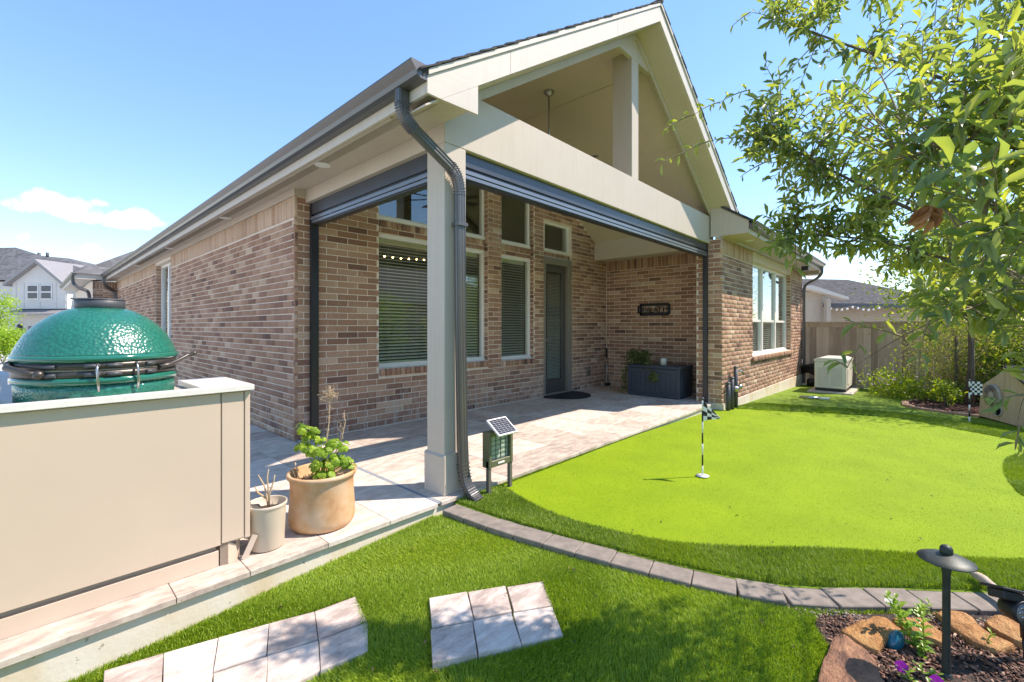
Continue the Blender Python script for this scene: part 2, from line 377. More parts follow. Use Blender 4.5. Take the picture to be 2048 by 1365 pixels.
M['mat'] = simple('dark_rubber', (0.018, 0.019, 0.022), 0.85, 0.2, 60, 0.6)
M['gen'] = simple('ivory_enamel', (0.66, 0.63, 0.54), 0.4, 0.03, 6, 0.02)
M['louvre'] = simple('ivory_enamel_louvre', (0.60, 0.57, 0.48), 0.4, 0.03, 6, 0.02)
M['pad'] = simple('pale_concrete', (0.50, 0.46, 0.39), 0.85, 0.1, 14, 0.3)
M['fence'] = mk_wood('fence_wood', (0.32, 0.235, 0.175), (0.46, 0.36, 0.275), (0.57, 0.47, 0.375))
M['plywood'] = mk_wood('plywood', (0.38, 0.29, 0.18), (0.57, 0.45, 0.30), (0.68, 0.57, 0.41), (22, 22, 1.5))
M['drift'] = mk_wood('driftwood', (0.28, 0.21, 0.15), (0.46, 0.38, 0.30), (0.62, 0.55, 0.46), (8, 25, 25))
M['teal'] = simple('teal_glaze', (0.006, 0.135, 0.19), 0.12, 0.15, 10, 0.02, coat=0.5)
M['house_white'] = simple('white_siding', (0.60, 0.585, 0.55), 0.7, 0.03, 2, 0.05)
M['house_grey'] = simple('grey_metal_roof', (0.26, 0.25, 0.25), 0.45, 0.06, 3, 0.03)
M['house_tan'] = simple('tan_stucco', (0.44, 0.36, 0.27), 0.85, 0.04, 3, 0.2)
M['garage'] = simple('grey_garage_door', (0.16, 0.15, 0.15), 0.6, 0.05, 3, 0.05)
M['ground'] = simple('pale_ground', (0.34, 0.32, 0.27), 0.9, 0.15, 0.4, 0.3)
M['street'] = simple('concrete_street', (0.48, 0.46, 0.43), 0.9, 0.08, 0.8, 0.2)
M['cup'] = simple('white_cup_ring', (0.75, 0.75, 0.72), 0.4, 0.03, 20, 0.02)
M['bulb'] = simple('white_bulb', (0.85, 0.84, 0.80), 0.3, 0.02, 20, 0.01)
M['warm'] = emis('warm_bulb', (1.0, 0.62, 0.25), 14.0)

def terracotta():
    t = NT('terracotta'); n = t.noise(6, detail=5); n2 = t.noise(120)
    c = t.ramp(n, [(0.3, (0.40, 0.20, 0.085)), (0.48, (0.55, 0.33, 0.17)), (0.64, (0.60, 0.43, 0.28))])
    return t.done(t.bsdf(c, 0.8, n2, 0.25, 0.003, spec=0.3))
M['terracotta'] = terracotta()

# world: Nishita sky with a few low cumulus
def build_world():
    t = world.node_tree; t.nodes.clear(); N = t.nodes.new; L = t.links.new
    out = N('ShaderNodeOutputWorld'); sky = N('ShaderNodeTexSky'); sky.sky_type = 'NISHITA'; sky.sun_disc = False
    sky.sun_elevation = R(52); sky.sun_rotation = math.atan2(SUN.x, SUN.y); sky.altitude = 500; sky.air_density = 1.0; sky.dust_density = 0.0; sky.ozone_density = 3.2
    bg = N('ShaderNodeBackground'); bg.inputs[1].default_value = SKY_STRENGTH; gm = N('ShaderNodeGamma'); gm.inputs[1].default_value = 0.72; L(sky.outputs[0], gm.inputs[0]); hs = N('ShaderNodeHueSaturation'); hs.inputs['Saturation'].default_value = 1.30; hs.inputs['Hue'].default_value = 0.5; hs.inputs['Value'].default_value = 1.13; L(gm.outputs[0], hs.inputs['Color']); L(hs.outputs[0], bg.inputs[0])
    tc = N('ShaderNodeTexCoord')
    def m(op, a, b=0.0, cl=False):
        n = N('ShaderNodeMath'); n.operation = op; n.use_clamp = cl
        for i, x in enumerate((a, b)):
            if hasattr(x, 'links'): L(x, n.inputs[i])
            else: n.inputs[i].default_value = x
        return n.outputs[0]
    nz = N('ShaderNodeTexNoise'); nz.inputs['Scale'].default_value = 34; nz.inputs['Detail'].default_value = 7; nz.inputs['Roughness'].default_value = 0.6
    L(tc.outputs['Generated'], nz.inputs['Vector'])
    wn = N('ShaderNodeTexNoise'); wn.inputs['Scale'].default_value = 9; wn.inputs['Detail'].default_value = 3; L(tc.outputs['Generated'], wn.inputs['Vector'])
    total = None
    lobes = [(95, 405, 52, 1.0), (140, 418, 50, 1.0), (55, 408, 38, .7), (190, 432, 40, .9), (235, 440, 42, 1.0), (280, 438, 46, 1.0), (312, 448, 30, .6), (205, 410, 26, .6),
             (185, 500, 36, .48), (208, 506, 26, .4), (42, 477, 24, .36),
             (-260, 430, 60, .9), (-340, 420, 60, 1.0), (-420, 440, 50, .9)]
    for px, py, w, amp in lobes:
        d = Vector(ray(px, py)).normalized(); sz = w / FPX * 0.52
        vm = N('ShaderNodeVectorMath'); vm.operation = 'SUBTRACT'; L(tc.outputs['Generated'], vm.inputs[0]); vm.inputs[1].default_value = d
        sc = N('ShaderNodeVectorMath'); sc.operation = 'MULTIPLY'; L(vm.outputs[0], sc.inputs[0]); sc.inputs[1].default_value = (1, 1, 1.7)
        ln = N('ShaderNodeVectorMath'); ln.operation = 'LENGTH'; L(sc.outputs[0], ln.inputs[0])
        g = m('MULTIPLY', m('SUBTRACT', 1.0, m('DIVIDE', ln.outputs['Value'], sz * 1.5), True), amp)
        total = g if total is None else m('MAXIMUM', total, g)
    f = m('ADD', total, m('MULTIPLY', m('SUBTRACT', nz.outputs['Fac'], 0.52), 1.15)); f = m('MULTIPLY', f, m('GREATER_THAN', total, 0.001))
    f = m('MULTIPLY', m('SUBTRACT', f, 0.20), 3.2, True)
    cb = N('ShaderNodeBackground'); cb.inputs[0].default_value = (0.95, 0.97, 1.0, 1); cb.inputs[1].default_value = 0.50; cr = N('ShaderNodeMapRange'); cr.inputs[1].default_value = 0.35; cr.inputs[2].default_value = 0.6; cr.inputs[3].default_value = 0.36; cr.inputs[4].default_value = 0.52; L(nz.outputs['Fac'], cr.inputs[0]); L(cr.outputs[0], cb.inputs[1])
    mx = N('ShaderNodeMixShader'); L(m('MULTIPLY', f, 0.95), mx.inputs[0]); L(bg.outputs[0], mx.inputs[1]); L(cb.outputs[0], mx.inputs[2]); L(mx.outputs[0], out.inputs[0])
build_world()

# ================================================================== SETTING: ground
def z_up(x, y):            # upper turf and putting green, falling away to the right
    return -0.040 - 0.0262 * max(0.0, x - 5.0)
def z_low(x, y):           # lower lawn beside the camera
    return -0.208 + 0.056 * min(max(x, -2.0), 2.3)
def inside(poly, x, y):
    c = False; n = len(poly); j = n - 1
    for i in range(n):
        xi, yi = poly[i]; xj, yj = poly[j]
        if (yi > y) != (yj > y) and x < (xj - xi) * (y - yi) / (yj - yi) + xi: c = not c
        j = i
    return c
def np_inside(poly, X, Y):
    c = np.zeros(X.shape, bool); n = len(poly); j = n - 1
    for i in range(n):
        xi, yi = poly[i]; xj, yj = poly[j]
        if yi != yj: c ^= ((yi > Y) != (yj > Y)) & (X < (xj - xi) * (Y - yi) / (yj - yi) + xi)
        j = i
    return c
def resample(pts, step):
    pts = [Vector((p[0], p[1], 0)) for p in pts]; out = [pts[0].copy()]; acc = 0.0
    # catmull-rom densify, then equal steps
    dense = []
    for i in range(len(pts) - 1):
        p0, p1, p2, p3 = pts[max(i - 1, 0)], pts[i], pts[i + 1], pts[min(i + 2, len(pts) - 1)]
        for k in range(20):
            t = k / 20; dense.append(0.5 * ((2 * p1) + (p2 - p0) * t + (2 * p0 - 5 * p1 + 4 * p2 - p3) * t * t + (3 * p1 - p0 - 3 * p2 + p3) * t ** 3))
    dense.append(pts[-1]); last = dense[0]; out = [last]
    for q in dense[1:]:
        while (q - last).length >= step:
            last = last + (q - last).normalized() * step; out.append(last)
    return out
KERB_C = [(2.055, 2.50), (2.10, 1.97), (2.205, 1.41), (2.29, 1.05), (2.41, 0.64), (2.56, 0.38), (2.82, 0.09), (3.08, -0.235), (3.42, -0.62), (3.9, -1.2), (4.6, -2.1), (5.4, -3.2)]
kc = resample(KERB_C, 0.205)
mb = MB(); mb.box(-250, 250, -250, 250, -0.62, -0.60); mb.obj('ground', M['ground'], kind='structure')
# lower lawn sheet
def sheet(name, poly, zf, mat, step=0.25, dz=0.0, kind='structure', **kw):
    import bmesh
    bm = bmesh.new(); vs = [bm.verts.new((x, y, 0)) for x, y in poly]; f = bm.faces.new(vs)
    xs = [p[0] for p in poly]; ys = [p[1] for p in poly]
    for ax, lo, hi in ((0, min(xs), max(xs)), (1, min(ys), max(ys))):
        k = math.ceil(lo / step) * step
        while k < hi:
            co = (k, 0, 0) if ax == 0 else (0, k, 0); no = (1, 0, 0) if ax == 0 else (0, 1, 0)
            bmesh.ops.bisect_plane(bm, geom=bm.verts[:] + bm.edges[:] + bm.faces[:], plane_co=co, plane_no=no); k += step
    for v in bm.verts: v.co.z = zf(v.co.x, v.co.y) + dz
    bm.normal_update()
    for f in bm.faces:
        if f.normal.z < 0: f.normal_flip()
        f.smooth = True
    me = bpy.data.meshes.new(name); bm.to_mesh(me); bm.free()
    return link(name, me, mat, kind=kind, **kw)
def offs(d):
    out = []
    for i, p in enumerate(kc):
        t = (kc[min(i + 1, len(kc) - 1)] - kc[max(i - 1, 0)]).normalized(); out.append((p.x - t.y * d, p.y + t.x * d))
    return out
k_in = offs(0.0)
lower_poly = [(-6, 2.56), (2.06, 2.56)] + k_in + [(5.4, -8), (-6, -8)]
sheet('lawn', lower_poly, z_low, M['turf_base'], 0.5)
upper_poly = [(2.13, 2.56)] + offs(0.062) + [(5.4, -7.0), (14.05, -7.0), (14.05, 2.44), (7.6, 2.44), (7.6, 2.56)]
sheet('turf', upper_poly, z_up, M['far_turf'], 0.5, -0.004)
GREEN = resample([(2.60, 2.50), (2.47, 2.10), (2.44, 1.69), (2.545, 1.22), (2.75, 0.86), (3.11, 0.43), (3.42, 0.0), (3.70, -0.39), (4.2, -0.75), (4.75, -0.78), (5.09, -0.54), (5.35, -0.51), (5.93, -0.51), (6.62, -0.585), (7.3, -0.78), (7.9, -0.84),
         (8.445, -0.234), (8.88, 0.29), (8.68, 1.0), (8.24, 1.73), (7.93, 2.35)], 0.12)
GREEN = [(p.x, p.y) for p in GREEN] + [(7.62, 2.44), (7.58, 2.52)]
sheet('putting_green', GREEN, z_up, M['green'], 0.5, 0.006)
# beds
BED_NEAR = [(2.03, 0.19), (2.20, 0.275), (2.34, 0.36), (2.43, 0.36), (2.60, 0.20), (2.80, -0.02), (3.02, -0.28), (3.35, -0.7), (3.2, -1.7), (2.2, -1.6), (1.97, -0.4)]
BED_FAR = [(10.25, -0.30), (10.4, 0.02), (10.75, 0.28), (11.3, 0.30), (11.9, 0.10), (13.95, 0.4), (13.95, -4.5), (9.4, -4.5), (9.3, -1.6), (10.1, -0.62)]
def z_bed(x, y): return -0.072
sheet('mulch_bed', BED_NEAR, z_bed, M['soil'], 0.3, 0.004)
sheet('planting_bed', BED_FAR, z_up, M['soil'], 0.5, 0.02)

# patio: slab, tiles, edging
patio = MB(); patio.box(-4.0, 8.395, 2.545, 8.4, -0.6, -0.031)
patio = patio.obj('patio', M['concrete'], kind='structure')
jb = MB(); jb.box(-4.0, 8.39, 2.56, 8.39, -0.0309, -0.012); jb.obj('tile_bed', M['joint'], patio)
SL = MB(); SL.box(1.972, 1.996, 2.53, 5.3, -0.012, -0.001); SL.obj('expansion_joint', M['sealant'], patio)
tile_me = {}
def tile_mesh(w, d, variant, kind):
    k = (round(w, 3), round(d, 3), variant, kind)
    if k not in tile_me:
        m = MB(); m.bbox(0, w, 0, d, -0.03, 0, 0.0022); me = m.mesh(kind); me.materials.append(M['tile']); set_tone(me, (variant + 0.5) / 6); tile_me[k] = me
    return tile_me[k]
def add_tile(x, y, w, d):
    me = tile_mesh(w, d, random.randrange(6), 'floor_tile')
    o = bpy.data.objects.new('floor_tile', me); COL.objects.link(o); o.location = (x, y, random.uniform(-0.001, 0.001)); o.parent = patio
rows = [2.522, 2.93, 3.34, 3.75, 4.16, 4.57]
for ri, y in enumerate(rows):
    for (xa, xb, seed) in ((1.998, 7.9 if y < 2.7 else 8.39, 0), (-0.75, 1.970, 1)):
        x = xa; k = 0
        while x < xb - 0.02:
            w = (0.305, 0.61, 0.405, 0.61, 0.405)[(k * 2 + ri * 3 + seed) % 5]; w = min(w, xb - x)
            if xb - x - w < 0.12: w = xb - x
            dep = 0.407
            if not (y < 2.9 and x > 7.55): add_tile(x, y, w - 0.003, dep)
            x += w; k += 1
for ri in range(7):
    y = 4.98 + ri * 0.41
    x = -1.2
    while x < 1.95:
        w = min((0.61, 0.405, 0.61)[(int(x * 7) + ri) % 3], 1.965 - x); add_tile(x, y, w - 0.003, 0.40); x += w

# kerb of grey pavers
kerb = bpy.data.objects.new('kerb', None); COL.objects.link(kerb); kerb['kind'] = 'structure'; W[kerb.name] = Matrix.Identity(4)
for i in range(len(kc) - 1):
    a, b = kc[i], kc[i + 1]; c = (a + b) / 2; ang = math.atan2(b.y - a.y, b.x - a.x)
    m = MB(); Mx = Matrix.Translation((c.x, c.y, 0)) @ Matrix.Rotation(ang + random.uniform(-.01, .01), 4, 'Z')
    m.bbox(-0.1005, 0.1005, -0.075, 0.075, -0.16, -0.044 + random.uniform(-.002, .002), 0.004, M=Mx)
    m.obj('kerb_block', M['kerb'], kerb)

# stepping stones
def stones(name, quads, z0, th):
    path = bpy.data.objects.new(name, None); COL.objects.link(path); path['kind'] = 'structure'; W[path.name] = Matrix.Identity(4)
    for q in quads:
        z = z0 + random.uniform(-.003, .004); pts = [atz(px, py, z) for px, py in q]
        c = sum(pts, Vector()) / 4; pts = [c + (p - c) * 0.992 for p in pts]
        m = MB(); n = 4
        top = [Vector((p.x, p.y, z)) for p in pts]; top_i = [c + (p - c) * 0.985 for p in top]
        for p in top_i: p.z = z
        edge = [Vector((p.x, p.y, z - 0.004)) for p in top]; bot = [Vector((p.x, p.y, z - th)) for p in pts]
        vs = top_i + edge + bot
        fs = [(0, 1, 2, 3)] + [(4 + i, 4 + (i + 1) % 4, (i + 1) % 4, i) for i in range(4)] + [(8 + i, 8 + (i + 1) % 4, 4 + (i + 1) % 4, 4 + i) for i in range(4)] + [(11, 10, 9, 8)]
        m.add(vs, fs); me = m.mesh('stepping_stone'); set_tone(me, random.random())
        link('stepping_stone', me, M['paver'], path)
    return path
stones('stepping_path', [
    [(437, 1275), (327, 1306), (325, 1402), (424, 1365)], [(327, 1306), (208, 1341), (200, 1450), (322, 1402)],
    [(538, 1247), (437, 1275), (426, 1344), (533, 1308)], [(629, 1223), (538, 1247), (534, 1310), (636, 1278)], [(711, 1193), (629, 1223), (637, 1280), (735, 1242)] ,
    [(536, 1312), (427, 1347), (424, 1455), (531, 1400)], [(637, 1281), (535, 1312), (532, 1400), (641, 1340)], [(736, 1244), (638, 1281), (641, 1341), (736, 1302)]], -0.132, 0.04)
stones('paver_path', [
    [(934, 1183), (858, 1196), (864, 1255), (948, 1240)], [(1011, 1171), (936, 1184), (949, 1239), (1024, 1223)], [(1086, 1162), (1014, 1174), (1028, 1224), (1107, 1211)],
    [(945, 1243), (861, 1259), (865, 1326), (955, 1307)], [(1023, 1226), (946, 1242), (957, 1306), (1043, 1288)], [(1105, 1213), (1026, 1226), (1043, 1287), (1127, 1271)]], -0.096, 0.04)

# ================================================================== HOUSE
house = thing('brick_house', 'brown brick house with taupe gable over a covered patio', 'house', (2.0, 5.0, 0))
TONE = {}
BR = []    # every brick: (corner origin, u, v, n, du, dv, wall object, tone)
LB, HB, J = 0.255, 0.0737, 0.010
def wall_bricks(wall, O, u, n, u0, u1, v0, v1, holes=(), clip=None, soldier=None, off=0.0, thick=0.03, depth=0.006):
    O = Vector(O); u = Vector(u); n = Vector(n); zv = Vector((0, 0, 1)); row = 0; v = v0
    while v < v1 - 0.02:
        h = min(HB, v1 - v)
        ivs = [(u0, u1)]
        for (a, b, c, d) in holes:
            if v + h * 0.5 > c and v + h * 0.5 < d:
                nv = []
                for (p, q) in ivs:
                    if a > p + 0.01: nv.append((p, min(a, q)))
                    if b < q - 0.01: nv.append((max(b, p), q))
                ivs = [x for x in nv if x[1] - x[0] > 0.02]
        for (p, q) in ivs:
            k = math.floor((p - off) / LB) - 1
            while True:
                s = off + k * LB + (LB / 2 if row % 2 else 0); e = s + LB; k += 1
                if e <= p: continue
                if s >= q: break
                s2, e2 = max(s, p), min(e, q)
                if e2 - s2 < 0.03: continue
                if clip and not clip((s2 + e2) / 2, v + h): continue
                BR.append((O + u * (s2 + J / 2) + zv * (v + J / 2), u, zv, n, e2 - s2 - J, h - J, wall, thick, depth))
        row += 1; v += HB
    if soldier:
        (a, b, c, d) = soldier; k = a
        while k < b - 0.02:
            w = min(HB, b - k); BR.append((O + u * (k + J / 2) + zv * (c + J / 2), u, zv, n, w - J, d - c - J, wall, thick, depth)); k += HB
def rowlock(wall, O, u, n, a, b, c, d, proud=0.012, tone=None):
    k = a; O = Vector(O); u = Vector(u); n = Vector(n); zv = Vector((0, 0, 1))
    while k < b - 0.02:
        w = min(HB, b - k)
        if tone is not None: TONE[len(BR)] = min(1, max(0, random.gauss(tone, 0.12)))
        BR.append((O + u * (k + J / 2) + zv * (c + J / 2), u, zv, n, w - J, d - c - J, wall, 0.03, proud)); k += HB
XS, YB, YW, XE, XP = 1.98, 5.02, 2.42, 8.40, 7.60      # side wall, back wall, wing wall, patio end wall, pier
def ceil_z(x): return min(4.58, 4.876 - 0.655 * abs(5.03 - x))
def roof_z(x): return 5.045 - 0.655 * abs(5.03 - x)
# side wall (mortar backing with the window opening)
SWIN = (11.12, 12.68, 0.86, 2.60)
side = MB()
side.box(XS, XS + 0.2, YB + 0.2, SWIN[0], -0.35, 2.66); side.box(XS, XS + 0.2, SWIN[1], 19.0, -0.35, 2.66)
side.box(XS, XS + 0.2, SWIN[0], SWIN[1], -0.35, SWIN[2]); side.box(XS, XS + 0.2, SWIN[0], SWIN[1], SWIN[3], 2.66)
side = side.obj('wall', M['mortar'], house, label='long shaded brick side wall with a tall narrow window')
wall_bricks(side, (XS, 0, 0), (0, 1, 0), (-1, 0, 0), YB - 0.012, 19.0, -0.02, 2.42, [SWIN], soldier=None)
k = YB - 0.012
for a, b in ((YB - 0.012, SWIN[0]), (SWIN[1], 19.0)):
    rowlock(side, (XS, 0, 0), (0, 1, 0), (-1, 0, 0), a, b, 2.425, 2.66, 0.010, 0.95)
rowlock(side, (XS, 0, 0), (0, 1, 0), (-1, 0, 0), SWIN[0] - .08, SWIN[1] + .08, SWIN[2] - 0.10, SWIN[2], 0.035)
# window jamb bricks of the side window
wall_bricks(side, (XS, SWIN[1], 0), (1, 0, 0), (0, -1, 0), 0.0, 0.11, SWIN[2], SWIN[3], depth=0.004)
# back wall with openings
W1 = (2.99, 4.89, 0.72, 2.43); U1 = (2.99, 4.89, 2.62, 3.60); W3 = (5.19, 6.0, 0.70, 2.42); U3 = (5.19, 5.98, 2.62, 3.60)
DO = (6.27, 7.13, 0.0, 2.50); T4 = (6.30, 7.10, 2.62, 3.16)
back = MB()
def wallpanel(mb, x0, x1, z0, z1, y0=YB, y1=YB + 0.2): mb.box(x0, x1, y0, y1, z0, z1)
for x0, x1 in ((XS, 2.99), (4.89, 5.19), (6.0, 6.27), (7.13, XE)):
    xs = np.linspace(x0, x1, max(2, int((x1 - x0) / 0.25) + 2))
    for a, b in zip(xs[:-1], xs[1:]):
        back.prism([(a, -0.3), (b, -0.3), (b, max(2.6, ceil_z(b)) if b < 7.95 else 2.75), (a, max(2.6, ceil_z(a)) if a < 7.95 else 2.75)], 'y', YB, YB + 0.2)
for x0, x1, lo, hi in ((2.99, 4.89, W1, U1), (5.19, 6.0, W3, U3)):
    wallpanel(back, x0, x1, -0.3, lo[2] - 0.001); wallpanel(back, x0, x1, lo[3], hi[2], YB + 0.07)
    xs = np.linspace(x0, x1, 8)
    for a, b in zip(xs[:-1], xs[1:]): back.prism([(a, hi[3]), (b, hi[3]), (b, max(hi[3] + .01, ceil_z(b))), (a, max(hi[3] + .01, ceil_z(a)))], 'y', YB, YB + 0.2)
wallpanel(back, 6.27, 7.13, DO[3], T4[2], YB + 0.05)
xs = np.linspace(6.27, 7.13, 5)
for a, b in zip(xs[:-1], xs[1:]): back.prism([(a, T4[3]), (b, T4[3]), (b, ceil_z(b)), (a, ceil_z(a))], 'y', YB, YB + 0.2)
wallpanel(back, 6.27, 6.30, T4[2], T4[3]); wallpanel(back, 7.10, 7.13, T4[2], T4[3])
back = back.obj('wall', M['mortar'], house, label='brick back wall of the patio with windows and door')
cl = lambda u, v: v < (ceil_z(u) + 0.05 if 2.1 < u < 7.94 else 2.7)
holes = [(2.99, 4.89, 0.62, 3.60), (5.19, 6.0, 0.60, 3.60), (6.27, 7.13, -1, 3.16)]
wall_bricks(back, (0, YB, 0), (1, 0, 0), (0, -1, 0), XS - 0.012, XE, 0.0, 4.58, holes, cl, off=0.03)
for x0, x1, lo, hi in ((2.99, 4.89, W1, U1), (5.19, 6.0, W3, U3)):
    rowlock(back, (0, YB, 0), (1, 0, 0), (0, -1, 0), x0 - 0.0, x1, lo[2] - 0.10, lo[2] - 0.005, 0.045)
    rowlock(back, (0, YB + 0.07, 0), (1, 0, 0), (0, -1, 0), x0, x1, lo[3] + 0.075, hi[2] - 0.02, 0.012)
    wall_bricks(back, (0, YB + 0.07, 0), (1, 0, 0), (0, -1, 0), x0, x1, lo[3] + 0.004, lo[3] + 0.073)
    for xx, nn in ((x1, (-1, 0, 0)), (x0, (1, 0, 0))):
        wall_bricks(back, (xx, YB, 0), (0, 1, 0), nn, 0.0, 0.09, lo[2], hi[3], depth=0.004)
rowlock(back, (0, YB + 0.05, 0), (1, 0, 0), (0, -1, 0), 6.27, 7.13, DO[3] + 0.03, T4[2] - 0.02, 0.012)
# patio end wall and pier
endw = MB(); endw.box(XE, XE + 0.2, 2.6, YB, -0.3, 2.75)
endw = endw.obj('wall', M['mortar'], house, label='brick end wall of the patio behind the storage box')
wall_bricks(endw, (XE, 0, 0), (0, 1, 0), (-1, 0, 0), 2.83, YB - 0.012, 0.0, 2.41, off=0.1)
rowlock(endw, (XE, 0, 0), (0, 1, 0), (-1, 0, 0), 2.83, YB - 0.012, 2.41, 2.62, 0.012)
pier = MB(); pier.box(XP, XE, YW, 2.82, -0.3, 2.66)
pier = pier.obj('wall', M['mortar'], house, label='brick pier at the right end of the patio opening')
wall_bricks(pier, (XP, 0, 0), (0, 1, 0), (-1, 0, 0), YW - 0.012, 2.82, 0.0, 2.66, off=YW + 0.12)
wall_bricks(pier, (0, 2.82, 0), (1, 0, 0), (0, 1, 0), XP, XE, 0.0, 2.6)
# wing wall
WW = (9.34, 12.62, 0.68, 2.50); XW1 = 13.95
wing = MB(); wing.box(XE, WW[0], YW, YW + 0.2, -0.6, 2.66); wing.box(WW[1], XW1, YW, YW + 0.2, -0.6, 2.66)
wing.box(WW[0], WW[1], YW, YW + 0.2, -0.6, WW[2]); wing.box(WW[0], WW[1], YW, YW + 0.2, WW[3], 2.66)
wing.box(XW1 - 0.2, XW1, YW + 0.2, 8, -0.6, 2.66)
wing = wing.obj('wall', M['mortar'], house, label='sunlit brick wing wall with a triple window')
wall_bricks(wing, (0, YW, 0), (1, 0, 0), (0, -1, 0), XP - 0.012, XW1, 0.0, 2.41, [WW], off=XP)
for a, b in ((XP - 0.012, WW[0]), (WW[1], XW1)): rowlock(wing, (0, YW, 0), (1, 0, 0), (0, -1, 0), a, b, 2.415, 2.66, 0.010, 0.92)
rowlock(wing, (0, YW, 0), (1, 0, 0), (0, -1, 0), WW[0] - 0.1, WW[1] + 0.1, WW[2] - 0.10, WW[2], 0.05)
wall_bricks(wing, (WW[1], YW, 0), (0, 1, 0), (-1, 0, 0), 0.0, 0.1, WW[2], WW[3], depth=0.004)
f = MB(); f.box(XE - .79, XW1 + 0.01, YW - 0.022, YW - 0.001, -0.62, -0.004); f.obj('foundation', M['concrete'], house)
# far garage bay of the house
gar = MB(); gar.box(1.42, 2.0, 19.0, 19.2, -0.6, 2.66); gar.box(1.42, 1.62, 19.2, 26, -0.6, 2.66)
gar = gar.obj('wall', M['mortar'], house)
wall_bricks(gar, (0, 19.0, 0), (1, 0, 0), (0, -1, 0), 1.41, 1.98, -0.1, 2.41); rowlock(gar, (0, 19.0, 0), (1, 0, 0), (0, -1, 0), 1.41, 1.98, 2.41, 2.66)

def emit_bricks():
    # rank by size in the photograph; the 300 largest are objects, the rest one mesh per wall
    sc = []
    occl = lambda px, py: (px < 510 and py > 560) or (845 < px < 935) or (580 < px < 710 and py > 940)
    for i, b in enumerate(BR):
        c = b[0] + b[1] * (b[4] / 2) + b[2] * (b[5] / 2) + b[3] * 0.01
        px, py, d = project(c)
        if d < 0.3 or not (0 < px < 2048 and 0 < py < 1365) or occl(px, py): sc.append(0); continue
        to = (Vector((0, 0, CAMH)) - c).normalized(); cs = to.dot(b[3]); sc.append(max(0, cs) * b[4] * b[5] / (d * d))
    order = sorted(range(len(BR)), key=lambda i: -sc[i]); single = set(order[:300])
    T = [TONE.get(i, min(1, max(0, random.gauss(0.49, 0.21)))) for i in range(len(BR))]
    tmpl = {}
    def verts(O, u, v, n, du, dv, th, dp):
        b = 0.0035; out = []
        for (uu, vv, nn) in ((0, 0, -th + dp), (du, 0, -th + dp), (du, dv, -th + dp), (0, dv, -th + dp), (0, 0, dp - b), (du, 0, dp - b), (du, dv, dp - b), (0, dv, dp - b),
                             (b, b, dp), (du - b, b, dp), (du - b, dv - b, dp), (b, dv - b, dp)):
            out.append(O + u * uu + v * vv + n * nn)
        return out
    FQ = [(0, 1, 5, 4), (1, 2, 6, 5), (2, 3, 7, 6), (3, 0, 4, 7), (4, 5, 9, 8), (5, 6, 10, 9), (6, 7, 11, 10), (7, 4, 8, 11), (8, 9, 10, 11)]
    groups = {}
    for i, b in enumerate(BR):
        O, u, v, n, du, dv, wl, th, dp = b
        if i in single:
            tq = int(T[i] * 7.99); key = (tuple(u), tuple(n), round(du, 3), round(dv, 3), th, dp, tq)
            if key not in tmpl:
                m = MB(); m.add(verts(Vector(), u, v, n, du, dv, th, dp), FQ); me = m.mesh('brick'); me.materials.append(M['brick']); set_tone(me, (tq + 0.5) / 8); tmpl[key] = me
            o = bpy.data.objects.new('brick', tmpl[key]); COL.objects.link(o); o.parent = wl; o.location = O + n * random.uniform(-.0015, .0015)
        else: groups.setdefault(wl.name, (wl, []))[1].append(i)
    for wl, ids in groups.values():
        V = []; 
        for i in ids:
            O, u, v, n, du, dv, w_, th, dp = BR[i]; V += verts(O + n * random.uniform(-.002, .002), u, v, n, du, dv, th, dp)
        V = np.array([tuple(p) for p in V], np.float32); nb = len(ids)
        Fq = (np.array(FQ, np.int32)[None] + (np.arange(nb, dtype=np.int32) * 12)[:, None, None]).reshape(-1, 4)
        me = np_mesh('brickwork', V, Fq, np.repeat([T[i] for i in ids], 12))
        link('brickwork', me, M['brick'], wl, kind='stuff')
emit_bricks()

